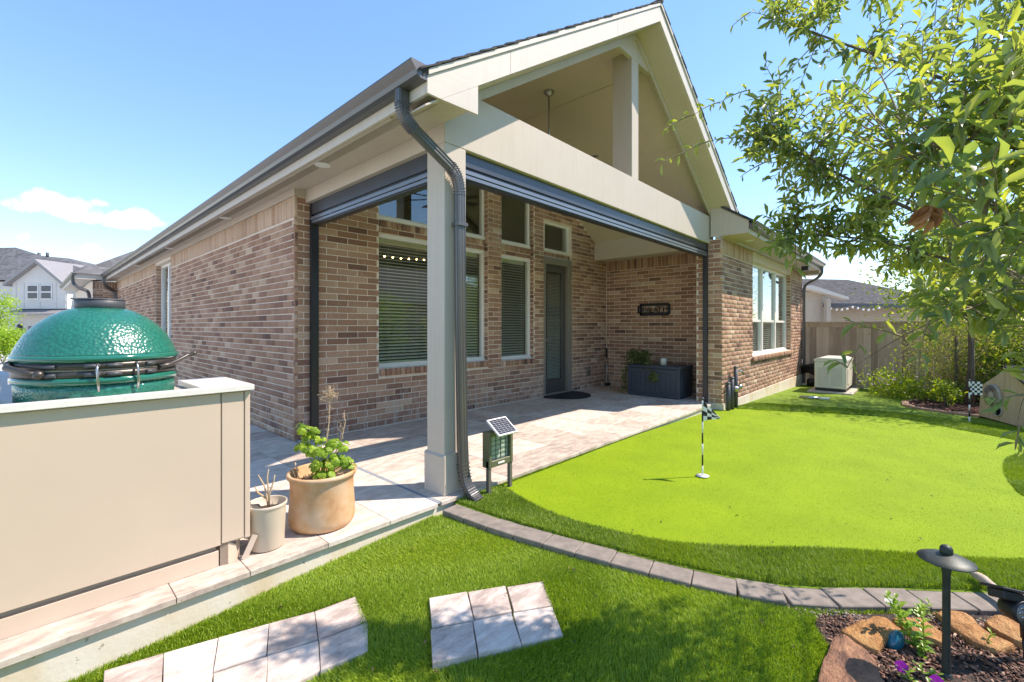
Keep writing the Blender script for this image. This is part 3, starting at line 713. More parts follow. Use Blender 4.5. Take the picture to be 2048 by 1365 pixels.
# ---- windows
def window(x0, x1, z0, z1, y, mull=(), blinds=True, rail=None, M_=None, fw=0.05, parent=house, lab=None, tilt=20, axis='x', frame='vinyl', bulbs=False):
    # built in local axes: x along the wall, -y outward; Mx maps to the world
    Mx = M_ or Matrix.Translation((0, y, 0))
    m = MB(); b = 0.004
    m.bbox(x0, x0 + fw, -0.005, 0.07, z0, z1, b); m.bbox(x1 - fw, x1, -0.005, 0.07, z0, z1, b)
    m.bbox(x0 + fw, x1 - fw, -0.004, 0.07, z0, z0 + fw, b); m.bbox(x0 + fw, x1 - fw, -0.004, 0.07, z1 - fw, z1, b)
    m.bbox(x0 - 0.01, x1 + 0.01, -0.02, -0.006, z0 - 0.004, z0 + 0.03, 0.003)
    for q in mull: m.bbox(q - 0.045, q + 0.045, -0.007, 0.07, z0 + fw, z1 - fw, b)
    w = m.xf(Mx).obj('window', M[frame], parent, label=lab)
    edges = [x0 + fw] + [e for q in mull for e in (q - 0.045, q + 0.045)] + [x1 - fw]
    for i in range(0, len(edges), 2):
        g = MB(); g.box(edges[i] + .001, edges[i + 1] - .001, 0.030, 0.036, z0 + fw + .001, z1 - fw - .001); g.xf(Mx).obj('pane', M['glass'], w)
        if rail:
            rr = MB(); rr.bbox(edges[i] + .002, edges[i + 1] - .002, 0.012, 0.06, rail - 0.025, rail + 0.025, 0.003); rr.xf(Mx).obj('sash_rail', M[frame], w)
    if blinds:
        s = MB(); z = z0 + 0.06; T = Matrix.Rotation(R(tilt), 4, 'X')
        while z < z1 - 0.07:
            s.box(x0 + fw + .01, x1 - fw - .01, -0.024, 0.024, -0.002, 0.002, M=Matrix.Translation((0, 0.075 + 0.024, z)) @ T); z += 0.0435
        for q in np.arange(x0 + 0.25, x1 - 0.1, 0.45): s.box(q - .001, q + .001, 0.100, 0.102, z0 + .06, z1 - .06)
        s.box(x0 + fw, x1 - fw, 0.10, 0.16, z1 - 0.10, z1 - 0.045)
        s.xf(Mx).obj('blind', M['blind'], w, kind='stuff')
    return w
YWN = YB + 0.085
window(W1[0], W1[1], W1[2], W1[3], YWN, lab='wide lower window with lowered blinds')
window(U1[0], U1[1], U1[2], U1[3], YWN, blinds=False, lab='wide upper window reflecting the sky')
window(W3[0], W3[1], W3[2], W3[3], YWN, lab='narrow lower window with lowered blinds')
window(U3[0], U3[1], U3[2], U3[3], YWN, blinds=False, lab='narrow upper window')
window(T4[0], T4[1], T4[2], T4[3], YB + 0.05, blinds=False, fw=0.045, lab='small transom window over the door')
window(WW[0], WW[1], WW[2], WW[3], YW + 0.10, mull=((10.43), (11.53)), rail=1.36, fw=0.06, tilt=8, lab='triple window of the wing with lower sashes')
MS = Matrix(((0, 1, 0, XS + 0.10), (1, 0, 0, 0), (0, 0, 1, 0), (0, 0, 0, 1)))
window(SWIN[0], SWIN[1], SWIN[2], SWIN[3], 0, mull=(11.90,), M_=MS, tilt=0, blinds=False, lab='tall two-light window in the side wall')
rm = MB()
rm.prism([(2.2, 0), (8.35, 0), (8.35, 2.7), (6.2, 4.05), (3.9, 4.05), (2.2, 2.9)], 'y', 8.8, 8.85); rm.box(2.25, 8.35, YB + .22, 8.85, -0.02, 0.0); rm.box(2.2, 2.25, YB + .25, 8.85, 0, 2.9); rm.box(8.35, 8.4, YB + .25, 8.85, 0, 2.7); rm.prism([(2.2, 2.9), (3.9, 4.05), (6.2, 4.05), (8.4, 2.7), (8.4, 2.75), (6.2, 4.1), (3.9, 4.1), (2.2, 2.95)], 'y', YB + .25, 8.85)
rm.box(8.6, 13.8, 4.8, 4.85, -.3, 2.7); rm.box(2.9, 2.95, 9.5, 14, -.3, 2.7)
rm.obj('room', M['room'], house)
# ---- door
d = MB(); x0, x1, zt = DO[0], DO[1], DO[3]
d.bbox(x0, x0 + 0.055, YB - 0.01, YB + 0.12, 0, zt, 0.004); d.bbox(x1 - 0.13, x1, YB - 0.01, YB + 0.12, 0, zt, 0.004); d.bbox(x0 + .055, x1 - .13, YB - 0.009, YB + 0.12, zt - 0.12, zt, 0.004)
d.box(x0, x1, YB - 0.03, YB + 0.1, 0.0, 0.03)
dfr = d.obj('door_frame', M['doorframe'], house)
d = MB(); a, b = x0 + 0.057, x1 - 0.132; zt2 = zt - 0.122; st = 0.115; y0, y1 = YB + 0.05, YB + 0.095
d.bbox(a, a + st, y0, y1, 0.035, zt2, 0.003); d.bbox(b - st, b, y0, y1, 0.035, zt2, 0.003); d.bbox(a + st, b - st, y0 + .001, y1, zt2 - 0.13, zt2, 0.003); d.bbox(a + st, b - st, y0 + .001, y1, 0.035, 0.27, 0.003)
door = d.obj('door', M['door'], house, label='dark glazed patio door with a blind')
g = MB(); g.box(a + st + .001, b - st - .001, y0 + 0.015, y0 + 0.02, 0.271, zt2 - 0.131); g.obj('pane', M['glass'], door)
s = MB(); z = 0.29; T = Matrix.Rotation(R(25), 4, 'X')
while z < zt2 - 0.15: s.box(a + st + .004, b - st - .004, -0.012, 0.012, -.001, .001, M=Matrix.Translation((0, y0 + 0.045, z)) @ T); z += 0.026
s.obj('blind', M['blind'], door, kind='stuff')
hd = MB(); hd.tube([(a + 0.06, y0, 1.0), (a + 0.06, y0 - 0.05, 1.0), (a + 0.16, y0 - 0.05, 1.0)], 0.009); hd.tube([(a + 0.06, y0 + .001, 1.0), (a + 0.06, y0 - 0.01, 1.0)], 0.028, 14); hd.obj('handle', M['steel'], door)
# ---- frieze boards and soffits
SZ = 2.735
p = MB(); p.box(XS - 0.018, XS + 0.12, YB - .02, 19.0, 2.661, SZ); p.obj('frieze_board', M['trim'], house)
sof = MB(); sof.box(1.722, 2.086, 2.306, 19.2, SZ, SZ + 0.012); sof.box(1.05, 1.722, 19.0, 19.2, SZ, SZ + .012)
sof.obj('soffit', M['trim'], house)
v = MB(); y = 2.42
while y < 14: v.box(1.80, 1.88, y, y + 0.009, SZ - 0.0015, SZ + 0.001); y += 0.024
v.obj('soffit_vent', M['doorframe'], house, kind='stuff')
lt = MB(); lt.box(1.742, 1.768, 2.78, 18.9, SZ - 0.022, SZ - 0.001); lt.obj('light_track', M['fascia'], house)
for yy in (4.10, 7.08, 10.6, 14.2, 17.5):
    l = MB(); l.lathe([(0.001, -0.006), (0.055, -0.006), (0.072, -0.003), (0.075, 0.0)], (1.862, yy, SZ), 24); l.obj('soffit_light', M['white'], house)
fa = MB(); fa.box(1.700, 1.722, 2.308, 19.25, 2.70, 2.85); fa.obj('fascia', M['fascia'], house)
# ---- gutters (K profile extruded)
def gutter(prof, axis, a0, a1, name='gutter'):
    g = MB(); g.prism(prof, axis, a0, a1); return g.obj(name, M['gutter'], house)
gutter([(1.699, 2.772), (1.648, 2.772), (1.622, 2.786), (1.612, 2.815), (1.592, 2.838), (1.578, 2.858), (1.578, 2.868), (1.590, 2.868), (1.606, 2.842), (1.699, 2.842)], 'y', 2.29, 19.25)
gutter([(1.699, 2.772), (1.648, 2.772), (1.622, 2.786), (1.612, 2.815), (1.592, 2.838), (1.578, 2.858), (1.578, 2.868), (1.699, 2.868)], 'y', 2.284, 2.2895, 'gutter_end_cap')
# wing gutter along +X
gutter([(2.005, 2.760), (1.955, 2.760), (1.930, 2.774), (1.920, 2.803), (1.900, 2.826), (1.886, 2.846), (1.886, 2.856), (1.898, 2.856), (1.914, 2.830), (2.005, 2.830)], 'x', 7.56, 13.95)
gutter([(1.03, 2.80), (0.98, 2.80), (0.95, 2.82), (0.93, 2.87), (0.93, 2.88), (1.03, 2.87)], 'y', 18.9, 26)
# ---- column, beams, gable
c = MB(); c.bbox(2.086, 2.296, 2.60, 2.81, 0.0, 2.598, 0.004); col = c.obj('column', M['trim'], house, label='square taupe corner column with a plinth')
c = MB(); c.bbox(2.070, 2.312, 2.584, 2.826, 0.0, 0.285, 0.004); c.prism([(2.070, 0.285), (2.312, 0.285), (2.297, 0.297), (2.085, 0.297)], 'y', 2.5835, 2.826); c.obj('plinth', M['trim'], col)
b = MB(); b.bbox(2.086, 7.72, 2.60, 2.80, 2.600, 3.042, 0.004); b.obj('beam', M['trim'], house, label='wide taupe beam across the gable front')
b = MB(); b.box(2.088, 2.286, 2.801, YB, 2.600, SZ + .02); b.box(2.27, 2.286, 2.801, YB, SZ + .02, 3.08); b.obj('beam', M['trim'], house, label='taupe beam along the left patio opening')
def ru(x): return roof_z(x) - 0.235
for name, poly in (('rake_board', [(2.088, 3.044), (2.43, 3.044), (4.634, 4.481), (5.03, 4.481), (5.03, ru(5.03)), (2.088, ru(2.088))]),
                   ('rake_board', [(5.03, 4.481), (5.48, 4.481), (7.70, 3.044), (7.98, 3.044), (7.98, ru(7.98)), (5.03, ru(5.03))])):
    m = MB(); m.prism(poly, 'y', 2.603, 2.65); m.obj(name, M['trim'], house)
m = MB()                                              # thin trim line along the rake boards
for s_ in (-1, 1):
    x_a, x_b = 5.03, 5.03 + s_ * 2.9
    m.prism([(x_a, ru(x_a) - 0.005), (x_b, ru(x_b) - 0.005), (x_b, ru(x_b) - 0.085), (x_a, ru(x_a) - 0.085)], 'y', 2.585, 2.6029)
m.obj('rake_trim', M['trim'], house)
k = MB(); k.bbox(4.953, 5.123, 2.606, 2.87, 3.043, 4.80, 0.004); k.obj('king_post', M['trim'], house, label='square post in the open gable')
for s_ in (-1, 1):                                   # barge fascia, crown strip, sloped soffit under the rake overhang
    xa = 5.03; xb = 1.70 if s_ < 0 else 8.26
    bot = [(1.70, 2.70), (1.806, 2.70)] if s_ < 0 else [(xb, roof_z(xb) - 0.232)]
    cuts = [xa] + ([4.05, 2.46] if s_ < 0 else [6.1, 7.4]) + [xb]
    for q0, q1 in zip(cuts[:-1], cuts[1:]):
        g_ = 0.0018 * s_; a2 = q0 + (g_ if q0 != xa else 0); b2 = q1 - (g_ if q1 != xb else 0)
        m = MB(); m.prism([(a2, roof_z(a2) - 0.055), (b2, roof_z(b2) - 0.055)] + (bot if q1 == xb else [(b2, roof_z(b2) - 0.232)]) + [(a2, roof_z(a2) - 0.232)], 'y', 2.285, 2.306); m.obj('barge_board', M['fascia'], house)
    m = MB(); m.prism([(xa, roof_z(xa) - 0.018), (xb, roof_z(xb) - 0.018), (xb, roof_z(xb) - 0.054), (xa, roof_z(xa) - 0.054)], 'y', 2.270, 2.306); m.obj('crown_strip', M['fascia'], house)
    m = MB(); m.prism([(xa, roof_z(xa) - 0.225), (xb + .0, roof_z(xb) - 0.225), (xb + .0, roof_z(xb) - 0.238), (xa, roof_z(xa) - 0.238)], 'y', 2.3065, 2.6025); m.obj('rake_soffit', M['trim'], house)
m = MB(); m.prism([(1.808, 2.70), (2.13, 2.712), (2.13, roof_z(2.13) - 0.234)], 'y', 2.2855, 2.305); m.obj('eave_return', M['fascia'], house)
# vault ceiling in panels
for s_ in (-1, 1):
    xs = [4.58] ; 
    x_top = 5.03 + s_ * (4.876 - 4.58) / 0.655; x_bot = 5.03 + s_ * 2.91 if s_ > 0 else 2.27
    e = [x_top + (x_bot - x_top) * q for q in (0, 0.42, 0.84, 1.0)]
    for a, b in zip(e[:-1], e[1:]):
        a2 = a + s_ * 0.003; b2 = b - s_ * 0.003
        m = MB(); m.prism([(a2, ceil_z(a2) - .001), (b2, ceil_z(b2) - .001), (b2, ceil_z(b2) + 0.02), (a2, ceil_z(a2) + 0.02)], 'y', 2.66, YB + 0.15); m.obj('ceiling_panel', M['ceiling'], house)
m = MB(); m.box(4.582, 5.478, 2.66, YB + 0.15, 4.58, 4.60); m.obj('ceiling_panel', M['ceiling'], house)
m = MB(); m.box(7.94, XE, 2.82, YB, 2.62, 3.0); m.obj('ceiling_drop', M['ceiling'], house)
m = MB(); m.box(7.935, 7.97, 2.82, YB - .001, 2.60, 2.66); m.box(7.97, XE - 0.002, 2.82, YB - .001, 2.612, 2.619); m.obj('ceiling_trim', M['ceiling'], house)
# roof: decking and shingle courses
deck = MB()
deck.prism([(1.66, roof_z(1.66) - 0.017), (5.03, 5.028), (8.30, roof_z(8.30) - 0.017), (8.30, roof_z(8.30) - 0.05), (5.03, 4.99), (1.66, roof_z(1.66) - 0.05)], 'y', 2.28, 13.5)
deck.prism([(1.66, roof_z(1.66) - 0.017), (5.03, 5.028), (5.03, 4.99), (1.66, roof_z(1.66) - 0.05)], 'y', 13.5, 19.3)
roof = deck.obj('roof', M['shingle'], house)
sh = MB(); nrow = 27
for s_ in (-1, 1):
    x_low = 1.63 if s_ < 0 else 8.33
    for i in range(nrow):
        xa = x_low + (5.03 - x_low) * i / nrow; xb = x_low + (5.03 - x_low) * (i + 1.25) / nrow
        xb = min(xb, 5.03) if s_ < 0 else max(xb, 5.03)
        y = 2.255
        za, zb = roof_z(xa), roof_z(xb)
        sh.prism([(xa, za + 0.006), (xb, zb - 0.006), (xb, zb - 0.016), (xa, za - 0.008)], 'y', 2.262 + random.uniform(-.006, .006), 13.4)
sh.tube([(5.03, 2.255, 5.045), (5.03, 13.5, 5.045)], 0.03, 6)
sh.obj('shingles', M['shingle'], roof, kind='stuff')
wr = MB()                                             # wing roof and its boxed eave end
def wz(y): return 2.875 + 0.65 * (y - 1.93)
wr.prism([(1.93, wz(1.93)), (5.2, wz(5.2)), (5.2, wz(5.2) - 0.04), (1.93, wz(1.93) - 0.04)], 'x', 7.54, 14.0)
wr.obj('roof', M['shingle'], house)
m = MB(); m.prism([(2.012, 2.695), (2.58, 2.695), (2.58, wz(2.58) - 0.045), (2.012, wz(2.012) - 0.045)], 'x', 7.56, 7.582); m.obj('eave_return', M['trim'], house)
m = MB(); m.box(7.583, 13.95, 2.03, 2.40, 2.698, 2.71); m.obj('soffit', M['trim'], house)
m = MB(); m.box(7.583, 13.95, 2.008, 2.028, 2.69, 2.85); m.obj('fascia', M['fascia'], house)
m = MB(); m.box(7.60, 13.95, YW - 0.02, YW + 0.1, 2.661, 2.697); m.obj('frieze_board', M['trim'], house)
m = MB(); m.prism([(2.03, 2.60), (2.75, 2.60), (2.75, 2.93), (2.03, 2.80)], 'x', 13.952, 14.30); m.obj('eave_return', M['trim'], house)
l = MB(); l.lathe([(0.001, -0.006), (0.06, -0.006), (0.075, 0)], (8.3, 2.2, 2.697), 20); l.obj('soffit_light', M['white'], house)
fl = MB(); fl.prism([(2.06, 2.70), (2.14, 2.70), (2.14, 2.72), (2.06, 2.72)], 'x', 12.4, 12.55); fl.box(12.36, 12.5, 2.02, 2.16, 2.56, 2.66); fl.obj('flood_light', M['black'], house)
vp = MB(); vp.tube([(3.3, 14.6, 3.6), (3.3, 14.6, 4.35)], 0.05, 10); vp.obj('vent_pipe', M['black'], house)
# far garage eave
m = MB(); m.box(1.03, 1.45, 18.95, 26, 2.73, 2.745); m.box(1.01, 1.03, 18.95, 26, 2.70, 2.86); m.box(1.03, 1.98, 18.93, 18.95, 2.70, 2.86); m.box(1.03, 1.98, 18.95, 19.0, 2.73, 2.745); m.obj('fascia', M['fascia'], house)
m = MB(); m.add([(0.96, 18.86, 2.86), (6, 18.86, 2.86), (5, 22.9, 5.48), (5, 26, 5.48), (0.96, 26, 2.86)], [(0, 1, 2), (0, 2, 3, 4)]); m.obj('roof', M['shingle_far'], house)
# ---- downspouts
def spout(name, pts, w, dp, lab=None, ribs=True):
    # corrugated rectangular pipe swept along pts
    P_ = [Vector(p) for p in pts]; m = MB(); n = len(P_); ring = []; nr = 24
    prevx = None
    for i, p in enumerate(P_):
        t = (P_[min(i + 1, n - 1)] - P_[max(i - 1, 0)]).normalized()
        ax = Vector((1, 0.0, 0)) if prevx is None else prevx
        ax = (ax - t * ax.dot(t)).normalized(); prevx = ax; ay = t.cross(ax)
        prof = []
        for k in range(6): prof.append((-w/2 + w * (k + 0.5) / 6, -dp/2 + (0.004 if k % 2 else 0)))
        for k in range(4): prof.append((w/2 - (0.004 if k % 2 else 0), -dp/2 + dp * (k + 0.5) / 4))
        for k in range(6): prof.append((w/2 - w * (k + 0.5) / 6, dp/2 - (0.004 if k % 2 else 0)))
        for k in range(4): prof.append((-w/2 + (0.004 if k % 2 else 0), dp/2 - dp * (k + 0.5) / 4))
        nr = len(prof)
        for a, b in prof: m.v.append(tuple(p + ax * a + ay * b))
    for i in range(n - 1):
        for k in range(nr):
            k2 = (k + 1) % nr; m.f.append((i * nr + k, i * nr + k2, (i + 1) * nr + k2, (i + 1) * nr + k)); m.m.append(0); m.sm.append(False)
    m.f += [tuple(range(nr))[::-1], tuple((n - 1) * nr + k for k in range(nr))]; m.m += [0, 0]; m.sm += [False, False]
    return m
def crimp(pts, a, b, amp=0.004, n=14):
    return pts
def bez(p0, p1, p2, n=9):
    p0, p1, p2 = Vector(p0), Vector(p1), Vector(p2)
    return [p0 * (1 - t) ** 2 + p1 * 2 * t * (1 - t) + p2 * t * t for t in [i / n for i in range(n + 1)]]
A0 = Vector((1.655, 2.50, 2.772)); A1 = Vector((1.655, 2.50, 2.60)); C0 = Vector((2.178, 2.545, 2.36))
dirs = (C0 - A1)
e1 = bez((1.655, 2.50, 2.69), (1.655, 2.50, 2.60), A1 + dirs * 0.18); e2 = bez(C0 - dirs * 0.17, C0, (2.185, 2.545, 2.22))
pts = [A0] + e1 + e2 + [(2.192, 2.543, 1.2), (2.205, 2.538, 0.42)] + bez((2.212, 2.535, 0.22), (2.22, 2.53, 0.02), (2.245, 2.40, -0.035), 10)
dsp = spout('downspout', pts, 0.075, 0.056).obj('downspout', M['gutter'], house, label='dark corrugated downspout on the corner column')
el = MB()                                             # crimped elbow ribs
def ribs(mb, path, w, dp, n):
    for i in range(n):
        t = i / (n - 1) * (len(path) - 1); j = min(int(t), len(path) - 2); q = Vector(path[j]).lerp(Vector(path[j + 1]), t - j); tg = (Vector(path[j + 1]) - Vector(path[j])).normalized()
        ax = Vector((1, 0, 0)); ax = (ax - tg * ax.dot(tg)).normalized(); ay = tg.cross(ax)
        Mx = Matrix((ax, ay, tg)).transposed().to_4x4(); Mx.translation = q
        mb.box(-w/2, w/2, -dp/2, dp/2, -0.003, 0.003, M=Mx)
for pth, nn in ((e1, 13), (e2, 13), (bez((2.212, 2.535, 0.22), (2.22, 2.53, 0.02), (2.245, 2.40, -0.035), 10), 14)):
    el = MB(); ribs(el, pth, 0.079, 0.060, nn); el.obj('elbow', M['gutter'], dsp, kind='stuff')
el = MB(); el.box(2.143, 2.233, 2.505, 2.585, 1.985, 2.01); el.obj('strap', M['gutter'], dsp)
spout('downspout', [(1.64, 18.6, 2.77)] + bez((1.64, 18.6, 2.65), (1.64, 18.6, 2.5), (1.80, 18.75, 2.42), 5) + bez((1.86, 18.85, 2.40), (1.93, 18.9, 2.36), (1.93, 18.9, 2.2), 5) + [(1.93, 18.9, -0.3)], 0.085, 0.07).obj('downspout', M['gutter'], house)
spout('downspout', [(0.98, 19.1, 2.80)] + bez((0.98, 19.1, 2.65), (0.98, 19.1, 2.5), (1.15, 18.95, 2.4), 5) + bez((1.25, 18.92, 2.36), (1.33, 18.9, 2.32), (1.33, 18.9, 2.1), 5) + [(1.33, 18.9, -0.3)], 0.085, 0.07).obj('downspout', M['gutter'], house)
spout('downspout', [(13.80, 1.96, 2.76)] + bez((13.80, 1.96, 2.66), (13.80, 1.96, 2.55), (13.82, 2.12, 2.45), 5) + bez((13.84, 2.25, 2.38), (13.85, 2.36, 2.32), (13.85, 2.36, 2.2), 5) + [(13.85, 2.36, -0.25)], 0.08, 0.06).obj('downspout', M['gutter'], house, label='dark downspout at the far end of the wing wall')
# ---- retractable screens
def screen(pfx, prof_sets, axis, a0, a1, lab):
    root = MB(); root.prism(prof_sets[0], axis, a0, a1); r = root.obj('retractable_screen', M['screen'], house, label=lab)
    for pr, mt in prof_sets[1:]:
        q = MB(); q.prism(pr, axis, a0, a1); q.obj('screen_rail', M[mt], r)
    return r
def bx2(p0, p1, z0, z1): return [(p0, z0), (p1, z0), (p1, z1), (p0, z1)]
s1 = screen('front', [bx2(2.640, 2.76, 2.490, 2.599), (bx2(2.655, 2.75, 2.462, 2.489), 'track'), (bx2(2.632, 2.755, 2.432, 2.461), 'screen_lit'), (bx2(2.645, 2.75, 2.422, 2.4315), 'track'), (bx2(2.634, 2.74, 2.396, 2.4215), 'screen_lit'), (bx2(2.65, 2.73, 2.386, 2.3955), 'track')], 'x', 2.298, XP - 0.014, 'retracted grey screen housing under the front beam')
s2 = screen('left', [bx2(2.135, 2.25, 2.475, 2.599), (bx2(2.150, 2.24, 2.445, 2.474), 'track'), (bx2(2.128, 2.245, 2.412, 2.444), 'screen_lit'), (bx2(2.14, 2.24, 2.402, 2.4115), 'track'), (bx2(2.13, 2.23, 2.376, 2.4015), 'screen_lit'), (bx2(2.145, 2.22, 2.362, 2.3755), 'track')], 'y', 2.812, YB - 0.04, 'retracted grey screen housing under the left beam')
t_ = MB(); t_.box(2.13, 2.20, YB - 0.062, YB - 0.013, 0.0, 2.60); t_.box(2.20, 2.215, YB - 0.05, YB - 0.02, 0, 2.36); t_.obj('screen_track', M['track'], house)
t_ = MB(); t_.box(XP - 0.055, XP - 0.013, 2.63, 2.70, 0.0, 2.60); t_.obj('screen_track', M['track'], house)
t_ = MB(); t_.box(2.298, 2.33, 2.64, 2.71, 0.0, 2.386); t_.obj('screen_track', M['track'], house)
ou = MB(); ou.bbox(7.66, 7.74, YB - 0.04, YB - 0.011, 0.26, 0.37, 0.004); ou.obj('outlet_cover', M['zap_post'], house)

# ================================================================== VEGETATION HELPERS
LT = np.array([(0, 0, 0), (.36, -.38, .09), (.36, .38, .09), (.38, 0, -.02), (.72, -.5, .02), (.72, .5, .02), (.76, 0, -.08), (1, 0, -.20)], np.float32)
LF = [(0, 3, 1), (0, 2, 3), (1, 3, 6), (1, 6, 4), (2, 6, 3), (2, 5, 6), (4, 6, 7), (6, 5, 7)]
LFA = np.array(LF, np.int32)
def leaf_arrays(P, D, Nn, L, Wd, curl=1.0):
    P = np.asarray(P, np.float32); D = np.asarray(D, np.float32); Nn = np.asarray(Nn, np.float32)
    D /= np.linalg.norm(D, axis=1, keepdims=True) + 1e-9
    S = np.cross(Nn, D); S /= np.linalg.norm(S, axis=1, keepdims=True) + 1e-9; Nn = np.cross(D, S)
    L = np.broadcast_to(np.asarray(L, np.float32), (len(P),)); Wd = np.broadcast_to(np.asarray(Wd, np.float32), (len(P),))
    V = P[:, None] + D[:, None] * (LT[None, :, 0:1] * L[:, None, None]) + S[:, None] * (LT[None, :, 1:2] * Wd[:, None, None]) + Nn[:, None] * (LT[None, :, 2:3] * L[:, None, None] * (curl if np.isscalar(curl) else np.asarray(curl, np.float32)[:, None, None]))
    return V
def leaves_mesh(name, P, D, Nn, L, Wd, tone, curl=1.0):
    V = leaf_arrays(P, D, Nn, L, Wd, curl); n = len(V)
    F_ = (LFA[None] + (np.arange(n, dtype=np.int32) * 8)[:, None, None]).reshape(-1, 3)
    return np_mesh(name, V.reshape(-1, 3), F_, np.repeat(np.asarray(tone, np.float32), 8), True)
def rvec(n): 
    v = RNG.normal(size=(n, 3)); return v / np.linalg.norm(v, axis=1, keepdims=True)
def bush(name, label, cat, base, size, nl, leaf, mat, group=None, stems=9, kind='bush', ll=0.06, lw=0.028, clumps=26, trunk=None, crown_z=None, seed=0, stem_mat='bark', up=0.3, thin=0.35):
    """a thing with woody stems and a crown of leaf clumps (uneven outline, gaps)"""
    rng = np.random.default_rng(100 + seed); base = np.array(base, float); sx, sy, sz = size
    root = thing(name, label, cat, tuple(base), 0, group)
    cz = crown_z if crown_z is not None else sz * 0.5
    cc = base + (0, 0, cz)
    cl = rng.normal(size=(clumps, 3)); cl /= np.linalg.norm(cl, axis=1, keepdims=True); cl *= rng.uniform(0.35, 1.0, (clumps, 1)) ** 0.6
    cl = cc + cl * np.array([sx, sy, sz]) * 0.5
    if trunk is None: cl[:, 2] = np.maximum(cl[:, 2], base[2] + 0.04)
    cr = rng.uniform(0.12, 0.30, clumps) * (sx + sy + sz) / 3
    ids = rng.integers(0, clumps, nl); off = rng.normal(size=(nl, 3)) * 0.55
    P = cl[ids] + off * cr[ids][:, None]
    P[:, 2] = np.maximum(P[:, 2], base[2] + 0.02)
    D = (P - cl[ids]) + rng.normal(size=(nl, 3)) * 0.5 * cr[ids][:, None] + np.array([0, 0, up]) * cr[ids][:, None]
    Nn = rng.normal(size=(nl, 3)) * 0.7 + np.array([0, 0, 1.0])
    L = ll * rng.uniform(0.7, 1.25, nl); tone = np.clip(rng.normal(0.5, 0.22, nl) + np.repeat(rng.normal(0, 0.15, clumps), 1)[ids], 0, 1)
    link('crown' if trunk else 'foliage', leaves_mesh('foliage', P, D, Nn, L, lw * rng.uniform(0.7, 1.2, nl), tone), M[mat], root, kind='stuff' if False else None)
    sm = MB()
    if trunk:
        h, r = trunk; b0 = Vector(base); top = Vector(base + (rng.normal() * .05, rng.normal() * .05, h))
        tm = MB(); tm.tube([b0 - Vector((0, 0, .05)), b0.lerp(top, .5) + Vector((.02, -.02, 0)), top, Vector(cc)], [r, r * .8, r * .7, r * .3], 10); tm.obj('trunk', M[stem_mat], root)
        src = top
    else: src = Vector(base)
    for i in rng.permutation(clumps)[:stems]:
        e = Vector(cl[i]); md = src.lerp(e, 0.5) + Vector((0, 0, 0.06 * sz)); r0 = (trunk[1] * .45 if trunk else 0.010 * max(1, sz))
        sm.tube([src, md, e], [r0, r0 * .6, r0 * .2], 5, cap=False)
    sm.obj('branch' if trunk else 'stems', M[stem_mat], root)
    return root

# ---- grass blades
def blades(name, poly, zf, dens, h, w, mat, excl=(), lean=0.45, dmax=None, dens_fall=None, parent=None, dz=0.0, toneb=0.5):
    xs = [p[0] for p in poly]; ys = [p[1] for p in poly]; A = (max(xs) - min(xs)) * (max(ys) - min(ys)); n = int(A * dens)
    X = RNG.uniform(min(xs), max(xs), n); Y = RNG.uniform(min(ys), max(ys), n); k = np_inside(poly, X, Y)
    d = X * FW[0] + Y * FW[1]; r = X * RT[0] + Y * RT[1]
    k &= (d > 0.9) & (np.abs(r) < d * 1.24 + 0.1) & ((CAMH + .12) / np.maximum(d, .01) * FPX < 760)
    if dmax: k &= d < dmax
    if dens_fall: k &= RNG.uniform(0, 1, n) < np.clip((dens_fall / np.maximum(d, .1)) ** 2, 0, 1)
    for e in excl: k &= ~np_inside(e, X, Y)
    X, Y, d = X[k], Y[k], d[k]; n = len(X); Z = np.array([zf(x, y) for x, y in zip(X, Y)]) + dz
    ang = RNG.uniform(0, 2 * math.pi, n); la = RNG.uniform(0, 2 * math.pi, n); H = h * RNG.uniform(0.6, 1.2, n); ln = lean * RNG.uniform(0.1, 1.3, n)
    # soft patches where the pile leans together
    pa = np.sin(X * 3.1 + 1.3 * np.sin(Y * 2.7)) * np.cos(Y * 3.7 + X); la = np.where(RNG.uniform(0, 1, n) < 0.55, pa * 2.5 + 0.6, la)
    Wd = w * RNG.uniform(0.7, 1.3, n) * np.maximum(1, d / 2.5)
    ux, uy = np.cos(ang) * Wd / 2, np.sin(ang) * Wd / 2; lx, ly = np.cos(la) * H * ln, np.sin(la) * H * ln
    V = np.zeros((n, 5, 3), np.float32)
    V[:, 0] = np.stack([X - ux, Y - uy, Z], 1); V[:, 1] = np.stack([X + ux, Y + uy, Z], 1)
    V[:, 2] = np.stack([X - ux * .8 + lx * .35, Y - uy * .8 + ly * .35, Z + H * .6], 1); V[:, 3] = np.stack([X + ux * .8 + lx * .35, Y + uy * .8 + ly * .35, Z + H * .6], 1)
    V[:, 4] = np.stack([X + lx, Y + ly, Z + H * (1 - .25 * ln)], 1)
    F_ = (np.array([(0, 1, 3), (0, 3, 2), (2, 3, 4)], np.int32)[None] + (np.arange(n, dtype=np.int32) * 5)[:, None, None]).reshape(-1, 3)
    tone = np.clip(RNG.normal(toneb, 0.24, n) + 0.13 * pa, 0, 1)
    return link(name, np_mesh(name, V.reshape(-1, 3), F_, np.repeat(tone, 5)), M[mat], parent, kind='stuff')
def hull2(objs_pts): return objs_pts
st1 = [tuple(atz(px, py, -0.132)[:2]) for px, py in ((208, 1341), (711, 1193), (736, 1302), (520, 1400), (200, 1480))]
st2 = [tuple(atz(px, py, -0.096)[:2]) for px, py in ((858, 1195), (1086, 1161), (1128, 1272), (864, 1327))]
def shrink(p, k):
    cx, cy = sum(q[0] for q in p) / len(p), sum(q[1] for q in p) / len(p); return [(cx + (q[0] - cx) * k, cy + (q[1] - cy) * k) for q in p]
st1, st2 = shrink(st1, .985), shrink(st2, .975)
